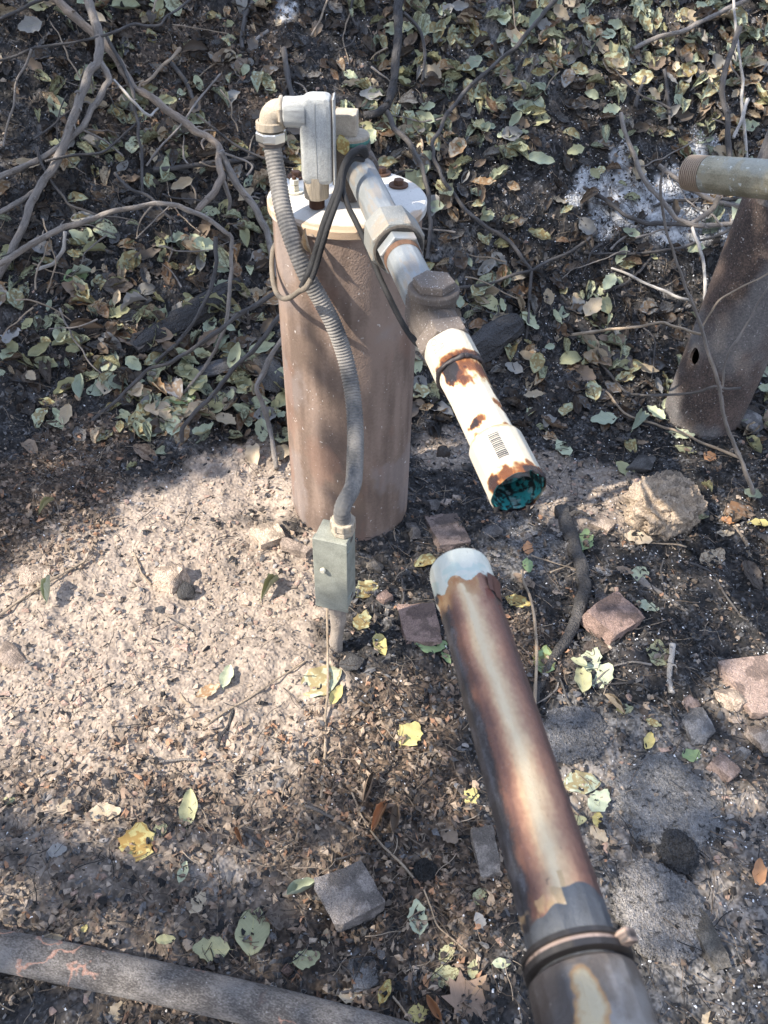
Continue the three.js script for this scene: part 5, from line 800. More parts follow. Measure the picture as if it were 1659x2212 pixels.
const leafFlat = [leafGeo(950, 0, 0.66, 0.12, 0.2, 0), leafGeo(951, 1, 0.68, 0.15, -0.18, 0), leafGeo(952, 0, 0.58, 0.18, 0.3, 0), leafGeo(953, 0, 0.78, 0.08, -0.2, 0), leafGeo(954, 1, 0.5, 0.3, 0.25, 0.3)];
const leafCurl = [leafGeo(960, 1, 0.55, 0.9, 0.5, 1.5), leafGeo(961, 0, 0.5, 1.1, -0.4, 1.3), leafGeo(962, 1, 0.6, 0.8, 0.9, 1.1)];
const LC = { palegreen: [0.39, 0.415, 0.295], greygreen: [0.31, 0.345, 0.265], olive: [0.31, 0.305, 0.185], tan: [0.40, 0.325, 0.24], brown: [0.21, 0.155, 0.115], dark: [0.09, 0.073, 0.062], yellow: [0.44, 0.375, 0.16], orange: [0.40, 0.21, 0.11], green: [0.21, 0.28, 0.14], grey: [0.25, 0.24, 0.235] };
const LN = { palegreen: 'pale green', greygreen: 'grey-green', olive: 'olive', tan: 'tan', brown: 'brown', dark: 'dark brown', yellow: 'yellow', orange: 'orange-brown', green: 'green', grey: 'grey' };
const leafMats = {}; const leafMat = (c, k) => leafMats[c + k] || (leafMats[c + k] = phys({ color: lin(...LC[c]), map: leafTex[k], roughness: 0.62, specularIntensity: 0.6, }));
function orient(o, P, N, dir, lift) { const Z = dir.clone().addScaledVector(N, -dir.dot(N)).normalize(), X = N.clone().cross(Z).normalize(); o.quaternion.setFromRotationMatrix(new THREE.Matrix4().makeBasis(X, N, Z)); o.position.copy(P).addScaledVector(N, lift); }
const handXZ = [];
function leaf(px, py, lpx, ang, col, where, style = 'f', tex = 0) {
  const P = G(px, py), k = pxm(P), a = rad(ang), q = G(px + Math.cos(a) * 20, py - Math.sin(a) * 20), dir = q.sub(P);
  const fore = dir.length() / (20 * k), sd = Math.round(px * 7 + py * 3), set = style === 'c' ? leafCurl : style === 'n' ? [leafFlat[4]] : leafFlat.slice(0, 4);
  P.y = g(P.x, P.z); const o = single('leaf', set[sd % set.length], leafMat(col, tex), `${LN[col]} ${style === 'c' ? 'curled leaf' : style === 'n' ? 'narrow leaf' : 'leaf'} ${where}`, 'leaf', 'leaves lying on the ground');
  const s = lpx * k * Math.min(1.25, fore); o.scale.setScalar(s); o.scale.x *= rr(0.9, 1.08); const N = gN(P.x, P.z).add(V(rr(-.14, .14), 0, rr(-.14, .14))).normalize(); const dn = dir.clone().normalize(), sd2 = N.clone().cross(dn).normalize(); let lift = 0.003; for (const [f, w] of [[0, 0], [-.4, 0], [.4, 0], [-.2, .22], [-.2, -.22], [.2, .2], [.2, -.2]]) { const q2 = P.clone().addScaledVector(dn, f * s).addScaledVector(sd2, w * s); const pl = P.y - (N.x * (q2.x - P.x) + N.z * (q2.z - P.z)) / N.y; lift = Math.max(lift, g(q2.x, q2.z) - pl + 0.0015); } orient(o, P, N, dir, Math.min(lift, 0.022) + (style === 'c' ? 0.003 : 0)); handXZ.push([P.x, P.z]); return o;
}
const HL = [
  [545, 2010, 112, 84, 'olive', 'of large smooth shape just above the charred pipe', 'f'], [456, 2054, 82, 178, 'olive', 'resting against the charred pipe, stalk outward', 'f'], [663, 2077, 62, 15, 'olive', 'with blunt tip between the charred pipe and broken brick', 'f'],
  [299, 1826, 88, 75, 'yellow', 'with a torn brown tip on the sooty ground', 'f', 1], [411, 1747, 80, 82, 'olive', 'with a small hole, pointed at the dirt mound', 'n'], [228, 1760, 72, 2, 'tan', 'lying level on sooty ground by the dirt edge', 'f'],
  [143, 1746, 36, 80, 'tan', 'small and round near the dirt edge', 'f'], [18, 1733, 38, 20, 'olive', 'small, near the grey dusty soil', 'f'], [396, 1892, 50, 72, 'palegreen', 'small, beside a pale ash streak', 'n'], [430, 1958, 58, 60, 'tan', 'peach coloured and broad under the ash streak', 'f'],
  [901, 1985, 80, 95, 'greygreen', 'with spiny edge beside the broken brick', 'f'], [656, 1930, 72, 22, 'greygreen', 'touching the broken brick', 'c'], [618, 1986, 92, 12, 'dark', 'broad, overlapping the large olive leaf', 'f', 2], [703, 2030, 42, 80, 'tan', 'propped below the broken brick', 'n'], [360, 2038, 44, 4, 'olive', 'beside the charred pipe', 'n'],
  [792, 1712, 72, 72, 'brown', 'at the head of the fine stem', 'c'], [820, 1768, 72, 62, 'orange', 'in the middle of the fine stem', 'c'], [848, 1781, 62, 82, 'brown', 'second along the fine stem', 'c'],
  [885, 1592, 60, 50, 'yellow', 'pale, with clear veins near the scorched pipe', 'f'], [822, 1398, 52, -70, 'yellow', 'bright, beside the conduit stub', 'n'], [781, 1353, 54, 68, 'olive', 'with brown blotches touching the conduit stub', 'f', 1], [696, 1475, 98, 28, 'palegreen', 'large and dusty beneath the leaning dry stem', 'f', 1], [727, 1506, 48, 60, 'yellow', 'tucked under the dusty pale green one', 'n'],
  [494, 1468, 54, 75, 'palegreen', 'sunlit on the bare dirt', 'n'], [452, 1502, 58, 25, 'tan', 'joined to the sunlit pale green one', 'f', 1], [114, 1285, 56, 82, 'palegreen', 'bright, alone on the bare dirt near a dry stem', 'c'], [103, 1103, 44, 42, 'olive', 'rolled up at the rim of the dirt mound', 'c'], [583, 1278, 62, 52, 'olive', 'rolled, on the dirt beside the junction box', 'c'],
  [930, 1402, 70, 5, 'green', 'dark and glossy against the scorched pipe', 'f'], [962, 1424, 34, -60, 'green', 'small, tucked under the glossy one', 'n'],
  [1397, 1315, 54, -25, 'greygreen', 'spiny, beside the red brick piece', 'f'], [1263, 1173, 48, 78, 'green', 'spiny, lying on the charred root', 'f'], [1139, 1191, 30, 92, 'orange', 'small and pointed on ashy ground', 'f'], [1139, 1225, 32, -80, 'green', 'small, below the pointed orange one', 'f'],
  [1373, 1171, 66, 168, 'tan', 'spiny and sunlit at the foot of the lumpy rock', 'f'], [1539, 1209, 54, 30, 'tan', 'broad, near the pale tan stick', 'f', 2], [1637, 1137, 52, 175, 'yellow', 'smooth, beside the pale tan stick', 'n'], [1598, 1107, 64, 20, 'brown', 'broad, beyond the lumpy rock', 'f', 1], [1563, 1163, 38, 0, 'tan', 'small, beyond the lumpy rock', 'f'], [1571, 1131, 38, 15, 'orange', 'small, beside the lumpy rock', 'f'],
  [1307, 1237, 44, 0, 'grey', 'tan-backed, first of three by the charred root', 'f', 2], [1349, 1237, 40, -20, 'brown', 'middle of three by the charred root', 'f'], [1383, 1240, 40, 70, 'palegreen', 'spiny, last of three by the charred root', 'f'],
  [1289, 1403, 62, 20, 'dark', 'blotched, lying on the red brick piece', 'f', 2], [1275, 1431, 58, 60, 'palegreen', 'lying below the red brick piece', 'f'], [1293, 1463, 66, 30, 'palegreen', 'large and spiny below the red brick piece', 'f'], [1255, 1478, 62, 95, 'olive', 'on edge beneath the large spiny one', 'n'], [1247, 1448, 40, 150, 'palegreen', 'folded, above the large spiny one', 'c'],
  [1421, 1415, 58, 85, 'olive', 'dull, with a pale tip near the knobbly stick', 'f', 2], [1171, 1435, 62, 82, 'green', 'with a yellow edge between pipe and charred root', 'f', 1], [1119, 1303, 58, -18, 'yellow', 'greenish, by the tan twig', 'f', 1], [1323, 1531, 60, -42, 'tan', 'pinkish, curled above the ash-coated rock', 'c'], [1345, 1541, 38, 10, 'olive', 'small, against the pinkish one', 'f'], [1407, 1571, 38, -20, 'olive', 'half brown near the wedge-shaped stone', 'f', 1], [1397, 1607, 38, 70, 'yellow', 'greenish, near the ash-coated rocks', 'n'], [1491, 1637, 42, 25, 'green', 'bright, on the broad ash-coated rock', 'f'], [1619, 1251, 72, -60, 'dark', 'long, propped in the char by the wavy twig', 'n', 2],
  [1256, 1699, 82, 5, 'greygreen', 'large and drooping beside the scorched pipe', 'f', 1], [1291, 1739, 58, 52, 'greygreen', 'under the large drooping one', 'f'], [1288, 1774, 34, 80, 'yellow', 'greenish, at the end of a fine twig', 'f'], [1291, 1806, 50, -42, 'tan', 'spiny, hanging at the end of a fine twig', 'f'], [1228, 1760, 30, 60, 'tan', 'cream and small against the scorched pipe', 'f'], [1243, 1781, 46, 5, 'olive', 'on the fine twig by the scorched pipe', 'n'], [1637, 1888, 58, 86, 'orange', 'alone on the grey ash', 'n'], [1528, 2204, 38, 60, 'tan', 'small, in the ash below the narrow slab', 'f'],
  [966, 2060, 52, 60, 'olive', 'dull, near the scorched coupling', 'f', 2], [962, 2108, 64, 20, 'olive', 'spotted, near the scorched coupling', 'f', 2], [1020, 2094, 42, 80, 'olive', 'small, nearest the scorched coupling', 'f'], [1081, 2087, 42, 5, 'palegreen', 'narrow, under the scorched coupling', 'n'], [833, 2149, 58, 68, 'yellow', 'greenish and upright by a dark stick', 'n', 1], [938, 2184, 64, 120, 'orange', 'crumpled beside the brown lobed leaf', 'c'], [904, 2193, 48, 0, 'yellow', 'beside the crumpled orange-brown one', 'f'], [921, 2121, 32, 92, 'orange', 'tiny, above the brown lobed leaf', 'f'], [1037, 1938, 42, 60, 'olive', 'near the brown block under the pipe', 'f', 2], [1034, 1992, 42, -60, 'grey', 'near the scorched clamp band', 'f'], [1017, 1724, 38, 60, 'yellow', 'crinkled, beside the scorched pipe', 'f'], [972, 1805, 48, -50, 'brown', 'hooked, beside the scorched pipe', 'f'], [918, 1852, 48, 80, 'tan', 'resting on the burnt black clod', 'f', 1], [517, 1809, 40, 110, 'orange', 'scrap beside the short dark brown stick', 'c'], [126, 1843, 44, 10, 'grey', 'on the sooty ground near the charred pipe', 'f'], [255, 2186, 58, 60, 'tan', 'in the ash on the near side of the charred pipe', 'f'], [116, 2030, 50, 3, 'tan', 'lying across the charred pipe edge', 'n'], [184, 2009, 22, 60, 'yellow', 'tiny, above the charred pipe', 'f'], [347, 1798, 38, 40, 'olive', 'grey-backed, beside the torn yellow one', 'f', 2], [755, 2155, 52, 5, 'tan', 'on a dark stick by the charred pipe', 'f'],
  [340, 910, 92, 5, 'greygreen', 'large, with brown patches at the rim of the dirt', 'f', 1], [298, 922, 52, 150, 'greygreen', 'first of three at the rim of the dirt', 'f'], [376, 926, 46, 80, 'palegreen', 'last of three at the rim of the dirt', 'f'], [394, 864, 58, 10, 'green', 'below the broken tip of the arched branch', 'f'], [240, 784, 56, 70, 'greygreen', 'broad and bluish on the litter', 'f'], [132, 724, 52, 92, 'palegreen', 'round, on dark litter near the slope foot', 'n'], [192, 716, 72, 0, 'brown', 'folded lengthwise at the slope foot', 'c'], [168, 600, 60, 20, 'green', 'wrinkled, under the arched branch', 'f'], [528, 880, 36, 10, 'palegreen', 'near the bent grey branch by the casing', 'n'], [458, 884, 40, 60, 'greygreen', 'near the cut tip of the straight dark branch', 'f'], [550, 903, 26, 30, 'orange', 'small reddish, near the casing', 'f'],
  [1190, 943, 44, -10, 'tan', 'brown-centred, beyond the broken pipe mouth', 'f', 1], [1215, 975, 50, 120, 'palegreen', 'spiny, beyond the broken pipe mouth', 'f'], [1470, 948, 56, -10, 'palegreen', 'at the foot of the rusty post', 'f'], [1478, 980, 48, -20, 'olive', 'under the pale one at the foot of the rusty post', 'f'], [1530, 993, 30, 40, 'orange', 'tiny, near the sapling foot', 'f'], [1120, 660, 44, 110, 'tan', 'cream, standing on edge behind the black charred block', 'c'], [1167, 352, 62, -15, 'palegreen', 'flat and oval, alone on the char above the ash', 'n'],
];
for (const a of HL) leaf(...a);
{ // lobed brown leaf
  const s = new THREE.Shape(), lob = [[0, -0.5], [0.1, -0.32], [0.42, -0.36], [0.30, -0.2], [0.52, 0.0], [0.36, 0.04], [0.44, 0.26], [0.24, 0.2], [0.16, 0.28], [0, 0.55], [-0.14, 0.27], [-0.26, 0.2], [-0.46, 0.24], [-0.35, 0.03], [-0.5, -0.04], [-0.28, -0.2], [-0.40, -0.38], [-0.08, -0.32]]; lob.forEach(([x, y], i) => s[i ? 'lineTo' : 'moveTo'](x, y)); s.closePath();
  let ge = new THREE.ShapeGeometry(s, 1).toNonIndexed(); const pp = ge.attributes.position, out = []; for (let i = 0; i < pp.count; i += 3) { const t = [0, 1, 2].map(k => V().fromBufferAttribute(pp, i + k)); const m = t[0].clone().add(t[1]).add(t[2]).divideScalar(3); for (const [a, b] of [[0, 1], [1, 2], [2, 0]]) for (const v of [t[a], t[b], m]) out.push(v.x, 0.10 * (fbm(v.x * 4 + 9, v.y * 4 + 9, 3, 12) - 0.5) * 2 + 0.25 * (v.x * v.x + v.y * v.y), v.y); }
  ge = new THREE.BufferGeometry(); ge.setAttribute('position', new THREE.Float32BufferAttribute(out, 3)); const uv = []; for (let i = 0; i < out.length; i += 3) uv.push(out[i] + 0.5, out[i + 2] + 0.5); ge.setAttribute('uv', new THREE.Float32BufferAttribute(uv, 2)); ge = mergeVertices(ge, 1e-4); ge.computeVertexNormals();
  const P = G(1010, 2160), o = single('leaf', ge, phys({ color: lin(0.25, 0.168, 0.12), map: leafTex[0], roughness: 0.7 }), 'large brown lobed leaf under the scorched coupling', 'leaf', 'leaves lying on the ground'); o.scale.setScalar(112 * pxm(P)); orient(o, P, V(0.1, 1, 0.1).normalize(), G(1040, 2120).sub(P), 0.008); handXZ.push([P.x, P.z]);
}
{ // two leaves caught on the well head
  const o = single('leaf', leafFlat[1], leafMat('yellow', 1), 'yellow leaf caught between the conduit fitting and the tee', 'leaf'); const P = atD(740, 312, 1.585); o.scale.setScalar(0.036); orient(o, P, V(0.2, 0.4, 0.9).normalize(), V(-0.2, 1, 0), 0);
  const q = single('leaf', leafCurl[1], leafMat('tan', 0), 'dry tan leaf stuck behind the hose below the lid', 'leaf'); const Q = atD(664, 520, 1.462); q.scale.setScalar(0.045); orient(q, Q, V(-0.2, 0.3, 0.95).normalize(), V(-0.3, 1, 0), 0);
}
/* random leaves of the burnt slope */
const ashW = G(1400, 440);
const leafWeights = [['palegreen', 26], ['greygreen', 15], ['olive', 17], ['tan', 16], ['brown', 10], ['dark', 9], ['grey', 10]];
const pick = (ws, q) => { let t = q * ws.reduce((a, b) => a + b[1], 0); for (const [k, w] of ws) { if ((t -= w) <= 0) return k; } return ws[0][0]; };
const randLeaves = [];
{
  const Q = rng(4242), darkTop = G(400, 160), bare = G(1480, 600), heaps = [[1400, 130, .16], [1330, 210, .14], [1050, 200, .16], [1560, 60, .16], [230, 640, .14], [960, 60, .12]].map(([x, y, r]) => { const p = G(x, y); return [p.x, p.z, r]; });
  for (let i = 0; i < 60000 && randLeaves.length < 4300; i++) {
    const x = rr(-2.1, 2.1, Q), d = rr(1.25, 3.65, Q), z = -d;
    let p = sstep(1.78, 2.12, d + 0.35 * (fbm(x * 2.3, z * 2.3, 3, 700) - 0.5) - 0.10 * x);
    p = Math.max(p * (0.10 + 1.0 * sstep(0.42, 0.58, fbm(x * 3.4, z * 3.4, 4, 701))), 0.035);
    p *= 1 - 0.85 * Math.exp(-(((x - ashW.x) / 0.42) ** 2 + ((z - ashW.z) / 0.28) ** 2)); p *= 1 - 0.8 * Math.exp(-(((x - darkTop.x) / 0.3) ** 2 + ((z - darkTop.z) / 0.22) ** 2)); p *= 1 - 0.55 * Math.exp(-(((x - bare.x) / 0.4) ** 2 + ((z - bare.z) / 0.35) ** 2));
    for (const [hx, hz, hr] of heaps) p += 0.9 * Math.exp(-(((x - hx) / hr) ** 2 + ((z - hz) / hr) ** 2));
    p *= 1 - 0.9 * dirtM(x, z); if (x < -0.75 && d < 1.9) p *= 0.35;
    if (Math.hypot(x - C.x, z - C.z) < 0.18) continue;
    if (Q() > p) continue;
    randLeaves.push({ x, z, s: (0.026 + 0.060 * Math.pow(Q(), 0.8)) * (Q() < 0.15 ? 1.15 : 1), c: pick(leafWeights, Q()), t: Q() < 0.55 ? 0 : Q() < 0.5 ? 1 : 2, v: Math.floor(Q() * 10), a: Q() * 6.283, tx: gauss(Q) * 0.42, tz: gauss(Q) * 0.42, lift: 0.003 + Math.abs(gauss(Q)) * 0.016 });
  }
}
const placeLeaf = (o, L) => { const N = gN(L.x, L.z).add(V(L.tx, 0, L.tz)).normalize(); o.scale.setScalar(L.s); orient(o, V(L.x, g(L.x, L.z), L.z), N, V(Math.cos(L.a), 0.0001, Math.sin(L.a)), L.lift); };
{
  const inF = L => { const q = toPix(V(L.x, g(L.x, L.z), L.z)); L.Z = q.Z; L.py = q.y; L.px = q.x; return q.x > 10 && q.x < PW - 10 && q.y > 10 && q.y < PH - 10; };
  const view = randLeaves.filter(inF).sort((a, b) => b.s / b.Z - a.s / a.Z), solo = new Set(view.filter(L => L.py < 1000 || L.s / L.Z > 0.02).slice(0, 188));
  const zone = L => L.px < 600 ? 'in the litter under the bare branches' : L.px < 1180 ? 'in the litter on the slope behind the well head' : L.py < 330 ? 'in the leaf heap above the white ash' : 'on the black char round the rusty post';
  const tilt = L => L.v % 2 ? 'smooth-edged' : 'spiny-edged', st = ['plain', 'brown-blotched', 'rotting'];
  for (const L of solo) { const lab = `${st[L.t]} ${tilt(L)} ${LN[L.c]} oak leaf ${zone(L)}`; const o = single('leaf', leafVar[L.v], leafMat(L.c, L.t), lab, 'leaf', lab.replace('leaf', 'leaves')); placeLeaf(o, L); }
  const rest = randLeaves.filter(L => !solo.has(L)), grp = new THREE.Group(); top(grp, 'leaf_litter', 'mass of dead oak leaves covering the burnt slope', 'leaf litter', null, 'stuff');
  const Q = rng(99), base = [0, 1, 2].map(k => phys({ color: 0xffffff, map: leafTex[k], roughness: 0.65, specularIntensity: 0.6 }));
  for (let v = 0; v < 10; v++) { const ls = rest.filter(L => L.v === v); if (!ls.length) continue; const im = new THREE.InstancedMesh(leafVar[v], base[v % 3], ls.length), o = new THREE.Object3D(); im.name = 'leaves'; ls.forEach((L, i) => { placeLeaf(o, L); o.updateMatrix(); im.setMatrixAt(i, o.matrix); const k = rr(0.72, 1.12, Q), c = LC[L.c]; im.setColorAt(i, lin(c[0] * k, c[1] * k, c[2] * k * 0.97)); }); grp.add(im); }
  { // older, darker leaves beneath
    const Q2 = rng(777), under = []; for (let i = 0; i < 60000 && under.length < 3000; i++) { const x = rr(-2.1, 2.1, Q2), z = -rr(1.7, 3.65, Q2); let p = sstep(1.85, 2.2, -z - 0.1 * x + 0.4 * (fbm(x * 2.3, z * 2.3, 3, 700) - 0.5)) * (0.4 + 0.7 * sstep(0.35, 0.6, fbm(x * 4, z * 4, 3, 704))); p *= 1 - 0.9 * whiteM(x, z); p *= 1 - 0.6 * Math.exp(-(((x - ashW.x) / 0.42) ** 2 + ((z - ashW.z) / 0.28) ** 2)); if (Q2() > p || Math.hypot(x - C.x, z - C.z) < 0.18) continue; under.push({ x, z, s: rr(0.03, 0.07, Q2), a: Q2() * 6.283, v: Math.floor(Q2() * 10), tx: gauss(Q2) * 0.4, tz: gauss(Q2) * 0.4, lift: 0.002 + 0.005 * Q2(), q: Q2() }); }
    for (let v = 0; v < 10; v++) { const ls = under.filter(L => L.v === v), im = new THREE.InstancedMesh(leafVar[v], base[2 - v % 2], ls.length), o = new THREE.Object3D(); im.name = 'old_leaves'; ls.forEach((L, i) => { placeLeaf(o, L); o.updateMatrix(); im.setMatrixAt(i, o.matrix); const k = rr(0.6, 1.2, Q2), c = L.q < 0.35 ? [0.075, 0.062, 0.054] : L.q < 0.55 ? [0.13, 0.108, 0.09] : L.q < 0.85 ? [0.10, 0.098, 0.1] : [0.04, 0.037, 0.037]; im.setColorAt(i, lin(c[0] * k, c[1] * k, c[2] * k)); }); grp.add(im); }
  }
  console.log('leaves', HL.length, solo.size, rest.length);
}

/* ------------------------------------------------ small scattered matter */
function scatter(name, label, category, sets, count, seed, sample) {
  const Q = rng(seed), items = []; for (let i = 0; i < count * 12 && items.length < count; i++) { const it = sample(Q); if (it) items.push(it); }
  const grp = new THREE.Group(); top(grp, name, label, category, null, 'stuff'); const o = new THREE.Object3D();
  sets.forEach(([ge, m], v) => { const ls = items.filter((_, i) => i % sets.length === v), im = new THREE.InstancedMesh(ge, m, ls.length); im.name = 'pieces'; ls.forEach((it, i) => { const N = gN(it.x, it.z).add(V(gauss(Q) * it.tilt, 0, gauss(Q) * it.tilt)).normalize(), a = Q() * 6.283; orient(o, V(it.x, g(it.x, it.z), it.z), N, V(Math.cos(a), 0.0001, Math.sin(a)), it.lift); o.scale.set(it.s[0], it.s[1], it.s[2]); o.updateMatrix(); im.setMatrixAt(i, o.matrix); im.setColorAt(i, lin(...it.c)); }); grp.add(im); });
  return items.length;
}
const chipG = [1, 2, 3, 4, 5].map(i => { const ge = angular(2000 + i, 1, 0.42, 0.85, 11).toNonIndexed(); ge.computeVertexNormals(); return boxUV(ge); });
const chipMt = mat({ color: 0xffffff, map: scaled(grainTex, 0.25), roughness: 0.97 });
const area = Q => { for (;;) { const x = rr(-1.75, 1.75, Q), d = rr(0.1, 3.4, Q); if (Math.abs(x) < 0.62 + 0.38 * d) return [x, -d]; } };
// stones one can pick out, each its own
{
  const Q = rng(808); let n = 0; const cols = [[0.52, 0.41, 0.33], [0.46, 0.36, 0.29], [0.46, 0.33, 0.275], [0.38, 0.31, 0.26], [0.26, 0.25, 0.25], [0.15, 0.14, 0.14]], nm = ['tan', 'light brown', 'pinkish', 'brown', 'grey', 'dark grey'];
  const geos = [1, 2, 3, 4, 5, 6].map(i => roughen(i % 2 ? angular(3000 + i, 1, 0.34, 0.8, 14) : angular(3000 + i, 1, 0.26, 0.7, 10), 0.08, 2.0, i, 2));
  for (let i = 0; i < 4000 && n < 170; i++) {
    const [x, z] = area(Q), q = toPix(V(x, g(x, z), z)); if (q.x < 10 || q.x > PW - 10 || q.y < 880 || q.y > PH - 20) continue; const dm = dirtM(x, z), am = ashM(x, z); if (Q() > 0.25 + dm * 0.6 + am * 0.3) continue; if (handXZ.some(([a, b]) => Math.hypot(a - x, b - z) < 0.03) || Math.hypot(x - C.x, z - C.z) < 0.17) continue;
    const ci = dm > 0.4 ? Math.floor(Q() * 4) : 2 + Math.floor(Q() * 4), s = rr(0.014, 0.034, Q) * (Q() < 0.15 ? 1.4 : 1), where = dm > 0.4 ? 'lying on the bare dirt' : am > 0.4 ? 'lying in grey ash' : 'lying in dark litter', lab = `small angular ${nm[ci]} stone ${where}`;
    const o = single('stone', geos[i % 6], unitMat(cols[ci]), lab, 'stone', lab.replace('stone', 'stones')); o.scale.setScalar(s); const a = Q() * 6.28; orient(o, V(x, g(x, z), z), gN(x, z).add(V(gauss(Q) * 0.2, 0, gauss(Q) * 0.2)).normalize(), V(Math.cos(a), 0, Math.sin(a)), s * 0.1); n++;
  }
}
console.log('dirt chips', scatter('stone_chips', 'countless small stone chips strewn over the bare dirt', 'stone chips', chipG.map(q => [q, chipMt]), 15000, 31, Q => { const [x, z] = area(Q); const dm = Math.max(dirtM(x, z), 0.10); if (Q() > dm * (0.18 + 0.9 * sstep(0.38, 0.62, fbm(x * 6, z * 6, 3, 751)))) return null; const s = 0.0035 + 0.020 * Q() ** 3.6, k = rr(0.6, 1.15, Q), c = Q() < 0.84 ? [0.37 * k, 0.303 * k, 0.245 * k] : Q() < 0.6 ? [0.40 * k, 0.28 * k, 0.225 * k] : [0.28 * k, 0.26 * k, 0.25 * k]; return { x, z, s: [s, s * rr(.5, 1.0, Q), s], tilt: 0.32, lift: s * 0.10, c }; }));
console.log('grit', scatter('ash_grit', 'grey grit and crumbs mixed through the ash', 'grit', chipG.map(q => [q, chipMt]), 30000, 32, Q => { const [x, z] = area(Q); const dm = dirtM(x, z); if (Q() < dm * 0.75) return null; const s = 0.003 + 0.012 * Q() ** 2.4, k = rr(0.5, 1.3, Q), am = ashM(x, z), c = Q() < 0.35 + am * 0.3 ? [0.15 * k, 0.147 * k, 0.148 * k] : Q() < 0.6 ? [0.035 * k, 0.035 * k, 0.036 * k] : [0.11 * k, 0.092 * k, 0.08 * k]; return { x, z, s: [s, s, s], tilt: 0.4, lift: s * 0.1, c }; }));
// char and leaf crumbs
const crumbG = [1, 2, 3, 4].map(i => { const Q = rng(2500 + i), n = 7, pos = [0, 0.12, 0], idx = []; for (let k = 0; k < n; k++) { const a = k / n * 6.283, r = rr(0.2, 0.62, Q); pos.push(Math.cos(a) * r, rr(-0.12, 0.16, Q), Math.sin(a) * r * 0.75); } for (let k = 0; k < n; k++) idx.push(0, 1 + (k + 1) % n, 1 + k); const ge = new THREE.BufferGeometry(); ge.setAttribute('position', new THREE.Float32BufferAttribute(pos, 3)); ge.setIndex(idx); const q = ge.toNonIndexed(); q.computeVertexNormals(); return boxUV(q); });
console.log('char', scatter('char_flakes', 'black and brown flakes of burnt leaf covering the ground', 'char', crumbG.map(q => [q, chipMt]), 52000, 33, Q => { const [x, z] = area(Q); const dm = dirtM(x, z), am = ashM(x, z); if (Q() < dm * 0.93 || Q() < am * 0.6 || Q() < whiteM(x, z) * 0.8) return null; const s = 0.005 + 0.020 * Q() ** 2, k = rr(0.4, 1.45, Q), b = brownM(x, z), z0 = Q(); const c = z0 < 0.52 - b * 0.25 ? [0.02 * k, 0.02 * k, 0.022 * k] : z0 < 0.64 + b * 0.1 ? [0.068 * k, 0.056 * k, 0.049 * k] : z0 < 0.70 + b * 0.12 ? [0.16 * k, 0.13 * k, 0.106 * k] : [0.095 * k, 0.094 * k, 0.098 * k]; return { x, z, s: [s * rr(.9, 1.6, Q), s * 1.3, s * rr(.35, 1.0, Q)], tilt: 0.6, lift: 0.002 + 0.008 * Q(), c }; }));
console.log('brown crumbs', scatter('leaf_crumbs', 'brown crumbled leaf scraps in the near litter', 'leaf scraps', crumbG.map(q => [q, chipMt]), 7000, 34, Q => { const [x, z] = area(Q); const b = Math.max(brownM(x, z), z > -1.75 ? 0.09 * (1 - dirtM(x, z)) : 0.04); if (Q() > b) return null; const s = 0.008 + 0.017 * Q(), k = rr(0.5, 1.2, Q), z0 = Q(), c = z0 < 0.5 ? [0.2 * k, 0.145 * k, 0.11 * k] : z0 < 0.9 ? [0.32 * k, 0.25 * k, 0.19 * k] : [0.33 * k, 0.19 * k, 0.12 * k]; return { x, z, s: [s * rr(.8, 1.5, Q), s * 1.6, s * rr(.35, 1.0, Q)], tilt: 0.6, lift: 0.003 + 0.005 * Q(), c }; }));
// stalks and splinters
const straw = [1, 2, 3].map(i => { const Q = rng(2600 + i), c = [V(-0.5, 0, 0), V(-0.15, rr(0, .06, Q), rr(-.07, .07, Q)), V(0.2, rr(0, .05, Q), rr(-.09, .09, Q)), V(0.5, 0.0, rr(-.06, .06, Q))]; return tube(c, t => 0.018 - 0.006 * t, 5, { n: 5 }); });
console.log('straw', scatter('twig_litter', 'fine broken stalks and splinters strewn in the litter', 'twigs', straw.map(q => [q, chipMt]), 26000, 35, Q => { const [x, z] = area(Q); const dm = dirtM(x, z); if (Q() < dm * 0.8) return null; const b = brownM(x, z); if (Q() > 0.5 + b * 0.5) return null; const s = 0.014 + 0.055 * Q() ** 2.4, w = rr(0.55, 1.1, Q) * Math.min(1, 0.04 / s + 0.25), k = rr(0.5, 1.25, Q), z0 = Q(), c = z0 < 0.55 - b * 0.3 ? [0.03 * k, 0.029 * k, 0.03 * k] : z0 < 0.85 ? [0.14 * k, 0.108 * k, 0.083 * k] : [0.33 * k, 0.27 * k, 0.21 * k]; return { x, z, s: [s, s * w, s * w], tilt: 0.22, lift: 0.003 + 0.008 * Q(), c }; }));
